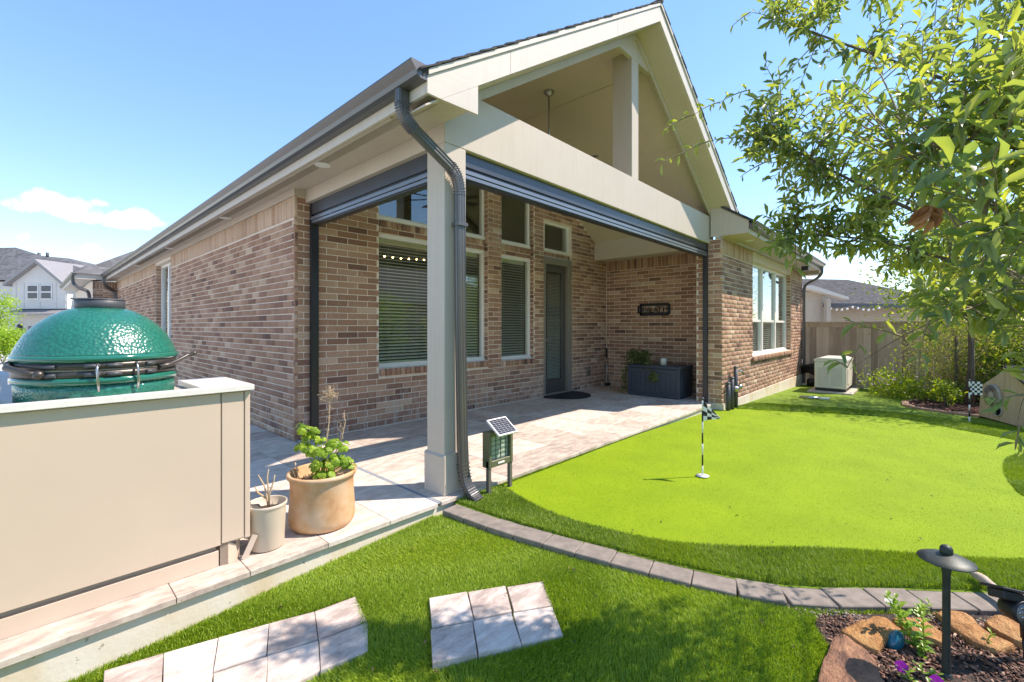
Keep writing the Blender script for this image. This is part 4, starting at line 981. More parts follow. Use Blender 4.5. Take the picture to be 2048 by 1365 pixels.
low_g = [(-1.5, 2.535), (1.93, 2.535), (1.975, 2.44)] + offs(-0.080)[:16] + [(3.2, -1.4), (0.5, -1.5), (-1.5, 0.5)]
blades('grass', low_g, z_low, 95000, 0.029, 0.0032, 'blade', [st1, st2, BED_NEAR], 0.6, toneb=0.5)
GREEN_IN = GREEN
fr = [(2.135, 2.52)] + offs(0.078) + [(6.5, -3.2), (9, -1.6), (9.6, 0.5), (9.0, 2.3), (7.7, 2.42), (7.6, 2.50)]
blades('fringe_grass', fr, z_up, 64000, 0.027, 0.0032, 'fringe_blade', [GREEN_IN, BED_FAR], 0.6, dens_fall=3.0, toneb=0.50)
blades('putting_grass', GREEN_IN, z_up, 26000, 0.0042, 0.0034, 'green_blade', [], 0.9, dens_fall=2.6, dz=0.004)

# ---- mulch chips and gravel
def chips(name, poly, zf, n, size, mat, seed=0, flat=0.35, lift=0.012):
    rng = np.random.default_rng(seed); xs = [p[0] for p in poly]; ys = [p[1] for p in poly]
    X = rng.uniform(min(xs), max(xs), n); Y = rng.uniform(min(ys), max(ys), n); k = np_inside(poly, X, Y)
    d = X * FW[0] + Y * FW[1]; r = X * RT[0] + Y * RT[1]; k &= (d > 0.5) & (r < d * 1.3); X, Y = X[k], Y[k]; n = len(X)
    Z = np.array([zf(x, y) for x, y in zip(X, Y)]) + rng.uniform(0.002, lift, n) + 0.012 * np.sin(X * 9) * np.sin(Y * 11)
    C = np.stack([X, Y, Z], 1); a = rng.normal(size=(n, 3)); a[:, 2] *= 0.35; a /= np.linalg.norm(a, axis=1, keepdims=True)
    up = rng.normal(size=(n, 3)) * 0.45 + (0, 0, 1); b = np.cross(up, a); b /= np.linalg.norm(b, axis=1, keepdims=True); c = np.cross(a, b)
    l = size * rng.uniform(0.4, 1.5, n); w = l * rng.uniform(0.25, 0.6, n); h = w * flat
    sg = np.array([(-1,-1,-1),(1,-1,-1),(1,1,-1),(-1,1,-1),(-1,-1,1),(1,-1,1),(1,1,1),(-1,1,1)], np.float32) * 0.5
    sg = sg[None] * rng.uniform(0.6, 1.2, (n, 8, 3))
    V = C[:, None] + a[:, None] * (sg[..., 0:1] * l[:, None, None]) + b[:, None] * (sg[..., 1:2] * w[:, None, None]) + c[:, None] * (sg[..., 2:3] * h[:, None, None])
    F_ = (np.array([(3,2,1,0),(4,5,6,7),(0,1,5,4),(1,2,6,5),(2,3,7,6),(3,0,4,7)], np.int32)[None] + (np.arange(n, dtype=np.int32) * 8)[:, None, None]).reshape(-1, 4)
    return link(name, np_mesh(name, V.reshape(-1, 3), F_, np.repeat(np.clip(rng.beta(1.4, 2.6, n), 0, 1), 8)), M[mat], kind='stuff')
chips('mulch', BED_NEAR, z_bed, 24000, 0.017, 'mulch', 3)
chips('mulch', BED_FAR, z_up, 16000, 0.06, 'mulch_red', 4, lift=0.03)
GRAV = [(2.34, 0.44), (2.44, 0.50), (2.60, 0.24), (2.82, 0.0), (2.98, -0.25), (2.86, -0.25), (2.66, 0.06), (2.5, 0.26)]
M['gravel'] = mk_mulch('pale_gravel', (0.20, 0.17, 0.14), (0.36, 0.31, 0.26), (0.6, 0.56, 0.5))
chips('gravel', GRAV, lambda x, y: -0.068, 4200, 0.012, 'gravel', 5, flat=0.9, lift=0.008)
# bed edging far
ed = MB(); ep = [Vector((x, y, z_up(x, y) + 0.015)) for x, y in ((10.15, -0.62), (10.22, -0.32), (10.38, 0.0), (10.75, 0.27), (11.3, 0.30), (11.9, 0.12))]
for i in range(len(ep) - 1):
    a, b = ep[i], ep[i + 1]; m = MB(); c_ = (a + b) / 2; L_ = (b - a).length; ang = math.atan2((b - a).y, (b - a).x)
    m.bbox(-L_/2 + .004, L_/2 - .004, -0.05, 0.05, -0.1, 0.02, 0.004, M=Matrix.Translation(c_) @ Matrix.Rotation(ang, 4, 'Z'))
    o = m.obj('edging_brick', None); me_ = o.data; set_tone(me_, 0.6); me_.materials.append(M['brick'])
    if i == 0: edge_root = thing('bed_edging', 'low red brick edging round the far mulch bed', 'edging', (10.5, 0, -0.18))
    place(o, edge_root)

# ================================================================== OBJECTS ON THE LAWN AND IN THE NEAR BED
def boulder(px_poly, zt, th, label, tone, bulge=0.012, seed=0):
    rng = random.Random(seed)
    P = [atz(x, y, zt) for x, y in px_poly]; n0 = len(P)
    # densify and roughen the outline
    out = []
    for i in range(n0):
        a, b = P[i], P[(i + 1) % n0]
        for k in range(4):
            q = a.lerp(b, k / 4); q = q + Vector((rng.uniform(-.004, .004), rng.uniform(-.004, .004), 0)) if k else q.copy(); out.append(q)
    sm = [(out[i - 1] + out[i] * 8 + out[(i + 1) % len(out)]) / 10 for i in range(len(out))]
    c = sum(sm, Vector()) / len(sm); n = len(sm); vs = []; fs = []
    rings = [(1.0, -th), (1.015, -th * 0.55), (1.0, -0.010), (0.975, -0.001), (0.80, 0.001), (0.5, bulge * .4), (0.22, bulge * .5)]
    for s_, dz in rings:
        for p in sm:
            q = c + (p - c) * s_; nz = 0.006 * math.sin(q.x * 37 + seed) * math.cos(q.y * 41) + rng.uniform(-.002, .002)
            vs.append((q.x + (rng.uniform(-.004, .004) if dz < -.01 else 0), q.y + (rng.uniform(-.004, .004) if dz < -.01 else 0), zt + dz + nz))
    for r_ in range(len(rings) - 1):
        for i in range(n): j = (i + 1) % n; fs.append((r_ * n + i, r_ * n + j, (r_ + 1) * n + j, (r_ + 1) * n + i))
    vs.append((c.x, c.y, zt + bulge * 1.2)); k = len(rings) - 1
    for i in range(n): fs.append((k * n + i, k * n + (i + 1) % n, len(vs) - 1))
    m = MB(); m.add(vs, fs, 0, True); m.sm = [i >= 3 * n for i in range(len(fs))]; me = m.mesh('boulder'); set_tone(me, tone)
    return link('boulder', me, M['rock'], label=label, cat='rock', group='sandstone rocks edging the near flower bed')
boulder([(1640, 1338), (1666, 1272), (1686, 1268), (1724, 1292), (1754, 1324), (1762, 1352), (1792, 1400), (1700, 1420), (1632, 1385)], -0.035, 0.09, 'large brown flat sandstone rock between grass and mulch at the bed corner', 0.1, seed=1)
boulder([(1680, 1262), (1696, 1250), (1748, 1233), (1774, 1237), (1808, 1260), (1806, 1272), (1772, 1276), (1757, 1300), (1722, 1287)], -0.030, 0.085, 'orange sandstone rock behind the teal ceramic ornament', 0.95, seed=2)
boulder([(1782, 1237), (1800, 1229), (1842, 1236), (1892, 1270), (1888, 1286), (1852, 1276), (1812, 1254)], -0.040, 0.08, 'long orange sandstone rock behind the leafy white-flowered plant', 0.9, seed=3)
boulder([(1868, 1224), (1892, 1214), (1932, 1226), (1985, 1270), (2032, 1290), (1992, 1299), (1948, 1286), (1908, 1256)], -0.035, 0.08, 'long pale orange sandstone slab behind the bronze path light', 0.8, seed=4)
boulder([(1966, 1243), (2000, 1230), (2060, 1244), (2068, 1290), (2026, 1280)], -0.030, 0.08, 'tan sandstone slab under the solar spotlight', 0.75, seed=5)

# path light
b0 = Vector((2.335, -0.055, -0.10)); pl = thing('path_light', 'bronze garden path light with a wide flat hat', 'path light', b0)
m = MB(); m.lathe([(0.0148, 0.03), (0.0130, 0.06), (0.0122, 0.10), (0.0118, 0.41), (0.0137, 0.425), (0.0155, 0.44), (0.0178, 0.465)], b0, 24); m.obj('stem', M['bronze'], pl)
m = MB(); m.lathe([(0.0252, -0.03), (0.0252, 0.015), (0.0207, 0.024), (0.0163, 0.045), (0.0133, 0.05)], b0, 24); m.obj('base', M['bronze'], pl)
m = MB(); m.lathe([(0.0821, 0.4655), (0.0836, 0.467), (0.0821, 0.4695), (0.0629, 0.479), (0.0370, 0.489), (0.0148, 0.494), (0.0007, 0.495), (0.0148, 0.488), (0.0629, 0.472), (0.0799, 0.466)], b0, 48); m.obj('hat', M['bronze'], pl)
m = MB(); m.lathe([(0.0185, 0.490), (0.0196, 0.500), (0.0189, 0.512), (0.0148, 0.520), (0.0074, 0.524), (0.0007, 0.525)], b0, 24); m.obj('finial', M['bronze'], pl)
# solar spotlight
sp0 = Vector((2.655, -0.285, -0.10)); sp = thing('solar_spotlight', 'black solar spotlight on a stake beside the path light', 'spotlight', sp0)
m = MB(); m.tube([sp0, sp0 + Vector((0, 0, .12))], [0.004, 0.010], 8); m.tube([sp0 + Vector((0, 0, .12)), sp0 + Vector((-.004, .004, .205))], 0.0135, 12); m.obj('stake', M['black'], sp)
hd_c = sp0 + Vector((-0.036, 0.034, 0.240)); ax = Vector((-0.66, -0.62, 0.10)).normalized(); Q = ax.to_track_quat('Z', 'Y').to_matrix().to_4x4()
m = MB(); m.lathe([(0.026, -0.035), (0.038, -0.025), (0.043, 0.0), (0.045, 0.03), (0.045, 0.045), (0.040, 0.045), (0.039, 0.036)], (0, 0, 0), 28); m.xf(Matrix.Translation(hd_c) @ Q); hdm = m.obj('lamp_head', M['black'], sp)
m = MB(); m.lathe([(0.001, 0.037), (0.0385, 0.0372)], (0, 0, 0), 24)
m.xf(Matrix.Translation(hd_c) @ Q); m.obj('lens', M['white'], hdm)
m = MB()
for q in range(7):
    w_ = q * math.pi * 2 / 6; rr = 0.019 if q < 6 else 0; m.lathe([(0.007, 0.0375), (0.006, 0.040), (0.001, 0.041)], (rr * math.cos(w_), rr * math.sin(w_), 0), 10)
m.xf(Matrix.Translation(hd_c) @ Q); m.obj('reflector', M['steel'], hdm)
pc = sp0 + Vector((-0.050, 0.058, 0.312)); Qp = Euler((R(-18), R(14), R(-45))).to_matrix().to_4x4()
m = MB(); m.bbox(-0.058, 0.058, -0.042, 0.042, -0.004, 0.006, 0.002, M=Matrix.Translation(pc) @ Qp); m.prism([(-0.046, -0.004), (0.046, -0.004), (0.034, -0.040), (-0.034, -0.040)], 'y', -0.03, 0.03) if False else None
pnl = m.obj('solar_panel', M['black'], sp)
m = MB(); m.bbox(-0.044, 0.044, -0.031, 0.031, -0.038, -0.0045, 0.004, M=Matrix.Translation(pc) @ Qp); m.obj('battery_box', M['black'], pnl)
m = MB(); m.box(-0.052, 0.052, -0.037, 0.037, 0.0062, 0.0072, M=Matrix.Translation(pc) @ Qp); m.obj('solar_cell', M['cell'], pnl)
m = MB(); m.tube([hd_c + Vector((0, 0, .02)), pc + Vector((0, 0, -.03))], 0.012, 8); m.obj('neck', M['black'], sp)
# driftwood stick
a_, b_ = atz(1944, 1148, 0.0), atz(2058, 1214, 0.02)
m = MB(); pts = [a_.lerp(b_, t) + Vector((0, 0, 0.006 * math.sin(t * 9))) for t in np.linspace(0, 1, 10)]
m.tube(pts, [0.010, 0.019, 0.021, 0.018, 0.017, 0.017, 0.018, 0.019, 0.018, 0.014], 10); o = m.obj('driftwood', M['drift'], label='weathered driftwood stick lying across the grey kerb', cat='stick'); set_tone(o.data, 0.6)
# teal ceramic ornament
tc = atz(1789, 1300, -0.095); orn = thing('ceramic_ornament', 'glossy teal ceramic shell ornament with a white-dotted dark rim', 'ornament', tc)
ang = math.atan2(RT[1], RT[0])
prof = [(0.0, 0.074), (0.018, 0.072), (0.032, 0.064), (0.042, 0.050), (0.047, 0.034), (0.048, 0.020), (0.044, 0.006)]
m = MB(); m.lathe([(r_, z_) for r_, z_ in prof[::-1][:-1]] + [(0.001, 0.074)], (0, 0, 0), 28); Mo = Matrix.Translation(tc + Vector((0, 0, 0.01))) @ Euler((R(12), R(-20), ang + .5)).to_matrix().to_4x4() @ Matrix.Diagonal((1.15, 0.62, 1.05, 1)); m.xf(Mo); sh_ = m.obj('shell', M['teal'], orn)
M['navy'] = simple('navy_glaze', (0.008, 0.02, 0.04), 0.15, 0.1, 10, 0.02, coat=0.4)
m = MB(); m.lathe([(0.046, 0.0), (0.0505, 0.010), (0.0500, 0.024), (0.047, 0.030)], (0, 0, 0), 28); m.xf(Mo); rim_ = m.obj('rim', M['navy'], orn)
m = MB()
for q in range(24):
    w_ = q * math.pi * 2 / 24; m.ball((0.0505 * math.cos(w_), 0.0505 * math.sin(w_), 0.010 + 0.009 * (q % 3) * .8), 0.0030, 0, 8, 6)
m.xf(Mo); m.obj('dots', M['white'], rim_, kind='stuff')

# small plants
def stem_plant(name, label, base, h, nst, seed, mat='vinca', ll=0.035, lw=0.016, spread=0.5, flower=None, group=None, lean=(0, 0)):
    rng = np.random.default_rng(seed); base = Vector(base); root = thing(name, label, 'plant', base, 0, group)
    P, D, Nn, T, L = [], [], [], [], []; sm = MB(); tips = []
    for s_ in range(nst):
        a = rng.uniform(0, 6.28); tip = base + Vector((math.cos(a) * spread * h * rng.uniform(.3, 1) + lean[0], math.sin(a) * spread * h * rng.uniform(.3, 1) + lean[1], h * rng.uniform(.75, 1.05)))
        mid = base.lerp(tip, .5) + Vector((0, 0, h * .08)); pts = bez(base, mid, tip, 8); sm.tube(pts, [0.0022] * 8 + [0.0012], 5); tips.append(tip)
        nl = max(4, int(h / 0.016))
        for k in range(nl):
            t = 0.12 + 0.88 * k / (nl - 1); j = min(int(t * 8), 7); q = pts[j].lerp(pts[j + 1], t * 8 - j)
            for sd in (0, math.pi):
                w_ = k * 1.7 + sd; P.append(q); D.append((math.cos(w_), math.sin(w_), 0.35 + 0.4 * t)); Nn.append((-0.3 * math.cos(w_), -0.3 * math.sin(w_), 1)); T.append(rng.uniform(.2, .9)); L.append(ll * rng.uniform(.75, 1.15) * (1.05 - .3 * t))
    sm.obj('stems', M['lime'] if mat == 'vinca' else M['twig'], root)
    for o_ in (root.children):
        if o_.data and 'tone' not in o_.data.attributes: set_tone(o_.data, 0.6)
    link('foliage', leaves_mesh('foliage', [tuple(p) for p in P], D, Nn, np.array(L), np.array(L) * lw / ll, T), M[mat], root)
    if flower:
        fm, fr_, nf, up = flower
        for i in range(nf):
            c = tips[i % len(tips)] + Vector((0, 0, 0.008)); n5 = 5
            PP, DD, NN = [], [], []
            e = Vector(up).normalized(); u_ = e.orthogonal().normalized(); v_ = e.cross(u_)
            for k in range(n5):
                w_ = k * 2 * math.pi / n5; PP.append(tuple(c)); DD.append(tuple(u_ * math.cos(w_) + v_ * math.sin(w_) + e * .12)); NN.append(tuple(e))
            link('flower', leaves_mesh('flower', PP, DD, NN, fr_, fr_ * 1.15, [.4, .6, .5, .55, .45], 0.3), M[fm], root)
    return root
stem_plant('vinca', 'leafy green vinca with one white flower beside the path light', (2.42, 0.005, -0.09), 0.20, 4, 11, flower=('white_petal', 0.017, 1, (-.5, -.3, .8)), lean=(0.03, 0.06), ll=0.045, lw=0.022)
stem_plant('vinca', 'vinca with a large magenta flower at the bottom edge of the picture', (2.215, 0.035, -0.095), 0.075, 3, 12, flower=('magenta', 0.021, 2, (-.75, -.1, .6)), spread=1.0, ll=0.034, lw=0.017)
stem_plant('vinca', 'small leafy sprig growing against the grey kerb behind the lamp stem', (2.74, 0.035, -0.09), 0.085, 3, 13, spread=.8, ll=0.04, lw=0.016)
stem_plant('vinca', 'single small green sprig in the mulch right of the path light', (2.645, -0.165, -0.09), 0.085, 1, 14, ll=0.030, lw=0.014)
stem_plant('vinca', 'low leafy sprig at the foot of the path light', (2.30, -0.005, -0.09), 0.055, 2, 15, ll=0.035, lw=0.017, spread=.9)

# flags
def flag(base, h, pole_r, kind_, label, bands):
    base = Vector(base); root = thing('golf_flag', label, 'golf flag', base, 0, 'practice flags on the putting green')
    n = bands
    for i in range(n):
        m = MB(); m.tube([base + Vector((0, 0, h * i / n + (0.0 if i else -.02))), base + Vector((0, 0, h * (i + 1) / n))], pole_r, 10); m.obj('pole_section', M['black'] if i % 2 else M['white'], root)
    m = MB(); m.lathe([(0.001, 0.001), (0.052, 0.002), (0.054, 0.006), (0.001, 0.008)], base + Vector((0, 0, .004)), 24); m.obj('cup', M['cup'], root)
    m = MB(); m.ball(base + Vector((0, 0, h + 0.006)), pole_r * 2.1); m.obj('knob', M['cap'], root)
    return root
FB = Vector((3.905, 1.399, -0.034)); f1 = flag(FB, 0.655, 0.0065, 't', 'near golf flag with a triangular black and white checked pennant', 7)
rt = Vector((RT[0], RT[1], 0)); fwv = Vector((FW[0], FW[1], 0)); ud = (rt * 0.85 - fwv * 0.5).normalized()
def flagcloth(base, zt, zb, ln, tri, cols, rows_, root):
    chk = MB(); wht = MB()
    for i in range(cols):
        for j in range(rows_):
            u0, u1 = i / cols, (i + 1) / cols; v0, v1 = j / rows_, (j + 1) / rows_
            def P(u, v):
                if tri: zz = zt - (zt - zb) * (v * (1 - u) + u * 0.80)
                else: zz = zt - (zt - zb) * v
                return base + ud * (ln * u + 0.006) + Vector((0, 0, zz)) + fwv * 0.006 * math.sin(u * 5)
            nrm = ud.cross(Vector((0, 0, 1))).normalized() * 0.0012; q = [P(u0, v0), P(u1, v0), P(u1, v1), P(u0, v1)]
            (chk if (i + j) % 2 == 0 else wht).add([p + nrm for p in q] + [p - nrm for p in q], [(0, 1, 2, 3), (7, 6, 5, 4), (0, 4, 5, 1), (1, 5, 6, 2), (2, 6, 7, 3), (3, 7, 4, 0)])
    o = wht.obj('pennant', M['white'], root); chk.obj('checks', M['black'], o)
flagcloth(FB, 0.645, 0.475, 0.135, True, 4, 4, f1)
FB2 = Vector((9.30, -0.46, z_up(9.3, 0))); f2 = flag(FB2, 0.61, 0.009, 'r', 'far golf flag with a square black and white checked cloth', 7)
flagcloth(FB2, 0.60, 0.41, 0.125, False, 5, 6, f2)

# bug zapper / solar box on two posts
zr = thing('bug_zapper', 'olive bug zapper box on two posts with a tilted solar panel', 'bug zapper', (2.505, 2.45, -0.04))
for xx in (2.39, 2.625):
    m = MB(); m.bbox(xx - 0.016, xx + 0.016, 2.432, 2.462, -0.08, 0.22, 0.003); m.obj('post', M['zap_post'], zr)
m = MB(); m.bbox(2.374, 2.402, 2.424, 2.50, 0.165, 0.435, 0.003); m.bbox(2.610, 2.640, 2.424, 2.50, 0.165, 0.435, 0.003); m.bbox(2.402, 2.610, 2.426, 2.498, 0.165, 0.215, 0.003); m.bbox(2.402, 2.610, 2.426, 2.498, 0.40, 0.434, 0.003)
zb_ = m.obj('box_frame', M['zap'], zr)
m = MB(); m.box(2.403, 2.609, 2.455, 2.49, 0.2155, 0.3995); m.obj('light_panel', M['lampglass'], zr)
m = MB()
for q in range(1, 4): m.box(2.402 + q * 0.052 - .0015, 2.402 + q * 0.052 + .0015, 2.432, 2.436, 0.216, 0.399)
for q in range(1, 5): m.box(2.403, 2.609, 2.4365, 2.440, 0.215 + q * 0.037 - .0015, 0.215 + q * 0.037 + .0015)
m.obj('grid', M['black'], zr)
m = MB(); m.box(2.47, 2.54, 2.4225, 2.4258, 0.183, 0.197); m.obj('switch_plate', M['white'], zb_)
Tp = Matrix.Translation((2.505, 2.415, 0.468)) @ Matrix.Rotation(R(36), 4, 'X')
m = MB(); m.bbox(-0.105, 0.105, -0.085, 0.085, -0.008, 0.008, 0.002, M=Tp); sp_ = m.obj('solar_panel', M['white'], zr)
for i in range(5):
    m = MB()
    for j in range(8): m.box(-0.094 + i * 0.038, -0.094 + i * 0.038 + 0.035, -0.074 + j * 0.0186, -0.074 + j * 0.0186 + 0.0165, 0.0082, 0.0092, M=Tp)
    m.obj('solar_cell', M['cell'], sp_)
m = MB(); m.tube([(2.44, 2.46, 0.43), (2.44, 2.43, 0.465)], 0.008, 8); m.tube([(2.57, 2.46, 0.43), (2.57, 2.43, 0.465)], 0.008, 8); m.obj('bracket', M['steel'], zr)

# ================================================================== PATIO OBJECTS
# kitchen island
isl = thing('outdoor_counter', 'tan outdoor kitchen island with a pale stone counter', 'counter', (0.0, 2.9, 0))
m = MB(); m.box(-2.2, 0.815, 2.70, 3.16, 0.105, 0.898); m.obj('carcass', M['cabinet'], isl)
m = MB(); m.bbox(-2.2, 0.6835, 2.676, 2.699, 0.112, 0.896, 0.002); m.obj('front_panel', M['cabinet'], isl)
m = MB(); m.bbox(0.6885, 0.790, 2.676, 2.699, 0.118, 0.896, 0.002); m.obj('end_panel', M['cabinet'], isl)
m = MB(); m.bbox(0.7945, 0.820, 2.674, 3.16, 0.112, 0.896, 0.002); m.obj('side_panel', M['cabinet'], isl)
m = MB(); m.box(-2.2, 0.672, 2.715, 2.72, 0.0, 0.104); m.bbox(-2.2, 0.678, 2.690, 2.7149, 0.0, 0.082, 0.002); m.obj('toe_kick', M['cabinet'], isl)
m = MB()
# bent loose kick board at the corner
m.add([(0.684, 2.690, 0.0), (0.72, 2.684, 0.0), (0.765, 2.700, 0.0), (0.79, 2.74, 0.0), (0.684, 2.690, 0.115), (0.72, 2.684, 0.115), (0.758, 2.698, 0.085), (0.79, 2.74, 0.115)], [(0, 1, 5, 4), (1, 2, 6, 5), (2, 3, 7, 6), (4, 5, 1, 0)], 0)
m.box(-.014, .014, -0.002, 0.002, 0.0, 0.125, M=Matrix.Translation((0.790, 2.672, 0.0)) @ Matrix.Rotation(R(26), 4, 'Y') @ Matrix.Rotation(R(-20), 4, 'Z')); m.obj('loose_kick_board', M['cabinet'], isl, label='broken kick board bent outward at the counter corner')
m = MB()
hx0, hx1 = -0.085, 0.60
m.bbox(-2.2, 0.833, 2.646, 2.70, 0.902, 0.932, 0.003); m.box(-2.2, hx0, 2.7001, 3.19, 0.9021, 0.9319); m.box(hx1, 0.8329, 2.7001, 3.19, 0.9021, 0.9319)
m.obj('countertop', M['counter'], isl)
m = MB(); m.box(hx0, hx1, 2.71, 3.155, 0.6, 0.61); m.obj('grill_shelf', M['cap'], isl)
# kamado grill
gc = Vector((0.249, 2.972, 0.0)); gr = thing('kamado_grill', 'large green dimpled kamado grill set into the counter', 'grill', (0.249, 2.972, 0.61))
m = MB(); m.lathe([(0.12, 0.612), (0.20, 0.66), (0.262, 0.76), (0.287, 0.87), (0.291, 0.955), (0.290, 0.985)], gc, 64); m.obj('base', M['glaze'], gr)
M['glaze_smooth'] = simple('green_glaze_smooth', (0.012, 0.150, 0.105), 0.12, 0.03, 8, 0.0, coat=0.4)
m = MB(); m.lathe([(0.292, 0.985), (0.302, 0.988), (0.303, 1.008), (0.298, 1.015), (0.290, 1.016)], gc, 64); m.obj('rim', M['glaze_smooth'], gr)
m = MB(); m.lathe([(0.288, 1.0165), (0.297, 1.0165), (0.298, 1.044), (0.290, 1.045)], gc, 64); bl = m.obj('lower_band', M['band'], gr)
m = MB(); m.lathe([(0.285, 1.0455), (0.294, 1.046), (0.294, 1.053), (0.285, 1.0535)], gc, 64); m.obj('gasket', M['gasket'], gr)
m = MB(); m.lathe([(0.288, 1.054), (0.298, 1.0545), (0.298, 1.082), (0.290, 1.0825)], gc, 64); bu = m.obj('upper_band', M['band'], gr)
m = MB(); m.lathe([(0.292, 1.083), (0.301, 1.084), (0.308, 1.096), (0.306, 1.106), (0.300, 1.113)], gc, 72); m.obj('dome_lip', M['glaze_smooth'], gr)
m = MB(); m.lathe([(0.2995, 1.1132), (0.296, 1.118), (0.281, 1.158), (0.258, 1.204), (0.222, 1.250), (0.180, 1.287), (0.136, 1.313), (0.095, 1.329)], gc, 72); m.obj('dome', M['glaze'], gr)
m = MB(); m.lathe([(0.088, 1.325), (0.093, 1.329), (0.093, 1.366), (0.090, 1.368)], gc, 48); m.lathe([(0.094, 1.3685), (0.095, 1.372), (0.088, 1.376), (0.02, 1.378)], gc, 48); cp = m.obj('chimney_cap', M['cap'], gr)
m = MB(); m.tube([gc + Vector((-.092, -.02, 1.372)), gc + Vector((-.105, -.02, 1.374))], 0.004, 6); m.obj('cap_tab', M['cap'], cp)
azc = math.atan2(-gc.y, -gc.x)        # direction from grill to camera
def gp(da, r, z): a = azc + R(da); return gc + Vector((math.cos(a) * r, math.sin(a) * r, z))
for da in (-36, -30, -8, -3, 6, 12, 33, 38):
    m = MB()
    for z_ in (1.030, 1.068): m.ball(gp(da, 0.300, z_), 0.0052, 0, 10, 6)
    m.obj('bolt', M['steel'], gr)
for da, w_ in ((-33, 5), (-5, 5), (9, 5), (36, 4)):
    for z_, bb in ((1.030, bl), (1.068, bu)):
        m = MB(); pts = [gp(da + q, 0.3005, z_) for q in (-w_, 0, w_)]; m.tube(pts, 0.009, 8); m.obj('clasp', M['cap'], bb)
for da in (-2, 24):
    m = MB(); m.tube([gp(da, 0.301, 1.078), gp(da, 0.316, 1.05), gp(da + .6, 0.314, 1.0), gp(da + 1, 0.303, 0.955)], 0.0052, 8); m.obj('spring_bar', M['steel'], gr)
m = MB(); m.tube([gp(44, 0.302, 1.045), gp(54, 0.312, 1.052), gp(64, 0.330, 1.072), gp(70, 0.352, 1.090), gp(74, 0.372, 1.098)], [0.012, 0.011, 0.010, 0.010, 0.013], 10); m.ball(gp(75, 0.378, 1.099), 0.014); m.obj('handle', M['band'], gr)
m = MB(); m.tube([gp(-74, 0.300, 1.075), gp(-62, 0.330, 1.066), gp(-46, 0.322, 1.046), gp(-38, 0.312, 1.034)], [0.012, 0.014, 0.013, 0.012], 10); m.ball(gp(-38, 0.312, 1.036), 0.020, 0, 12, 8); m.ball(gp(-76, 0.302, 1.074), 0.017); m.obj('hinge_arm', M['band'], gr)

# terracotta pot with plant
tp = Vector((1.274, 2.807, 0.0)); tr = thing('terracotta_pot', 'large terracotta pot with a weathered stain on the patio edge', 'pot', tp)
m = MB(); m.lathe([(0.150, 0.006), (0.178, 0.008), (0.190, 0.025), (0.1955, 0.055), (0.193, 0.12), (0.187, 0.20), (0.186, 0.27), (0.190, 0.300), (0.203, 0.310), (0.207, 0.322), (0.203, 0.334), (0.190, 0.336), (0.181, 0.325), (0.178, 0.26), (0.12, 0.255)], tp, 56); m.obj('body', M['terracotta'], tr)
m = MB(); m.lathe([(0.177, 0.262), (0.12, 0.275), (0.06, 0.283), (0.001, 0.285)], tp, 32); m.obj('soil', M['potsoil'], tr)
ch = MB(); 
rs = np.random.default_rng(5)
gp_root = thing('geranium', 'bright green scalloped-leaf plant with dry stalks growing in the terracotta pot', 'plant', tp + Vector((0, 0, .28)))
st = MB(); PP, DD, NN, LL, TT = [], [], [], [], []
def cam_off(r_, f_, z_): return Vector((RT[0] * r_ + FW[0] * f_, RT[1] * r_ + FW[1] * f_, z_))
heads = [(-.115, 0, .30, .055), (-.10, .02, .24, .05), (-.06, .01, .29, .04), (-.125, .0, .19, .045), (-.06, -.02, .17, .05), (-.02, .03, .22, .035), (.03, -.04, .17, .06), (.07, 0, .20, .05), (.12, .0, .19, .045), (.05, -.06, .10, .06), (.0, -.06, .08, .06), (.10, -.05, .12, .05), (.16, -.03, .10, .045), (.18, -.02, .07, .035), (.02, -.09, .03, .06), (.07, -.10, .03, .05)]
for (r_, f_, z_, s_) in heads:
    c = tp + cam_off(r_, f_, .28 + z_); st.tube(bez(tp + cam_off(r_ * .25, f_ * .3, .28), tp + cam_off(r_ * .5, f_ * .5, .30 + z_ * .6), c, 6), 0.0035, 6)
    for k in range(13):
        dv = rs.normal(size=3); dv /= np.linalg.norm(dv); dv[2] = abs(dv[2]) * .8; p = c + Vector(dv) * s_ * rs.uniform(.5, 1.35)
        # round scalloped leaf: ring of lobes round its centre
        nrm = Vector(dv) + Vector(tuple(-x for x in FW) + (0.5,)) * .5; nrm.normalize(); u_ = nrm.orthogonal().normalized(); v_ = nrm.cross(u_)
        R_ = min(.026, s_ * rs.uniform(.36, .6)); tone_k = rs.uniform(0, 1)
        for q in range(7):
            w_ = q * 2 * math.pi / 7 * .92; dd = u_ * math.cos(w_) + v_ * math.sin(w_) - nrm * rs.uniform(-.1, .35)
            PP.append(tuple(p)); DD.append(tuple(dd)); NN.append(tuple(nrm)); LL.append(R_ * rs.uniform(.85, 1.1)); TT.append(tone_k)
o = st.obj('stems', M['lime'], gp_root); set_tone(o.data, .7)
LL = np.array(LL); link('foliage', leaves_mesh('foliage', PP, DD, NN, LL, LL * 0.85, TT, 0.9), M['lime'], gp_root)
dry = MB()
def drystalk(r0, f0, pts, rad): dry.tube([tp + cam_off(*p) for p in pts], [rad * (1 - .6 * i / (len(pts) - 1)) for i in range(len(pts))], 6)
drystalk(0, 0, [(-.02, .02, .28), (0.005, .03, .45), (.02, .05, .62), (.022, .06, .78), (.02, .07, .86)], .005)
drystalk(0, 0, [(.01, .02, .28), (.06, .05, .42), (.10, .06, .52), (.118, .07, .62), (.105, .08, .68)], .0045)
for k in range(70):
    p = tp + cam_off(.02 + rs.normal() * .028, .065 + rs.normal() * .028, .80 + abs(rs.normal()) * .035 - .02); q = tp + cam_off(.021, .065, .74 + rs.uniform(0, .1)); dry.tube([q, p], .0010, 3, cap=False); dry.ball(p, .0036, 0, 5, 4)
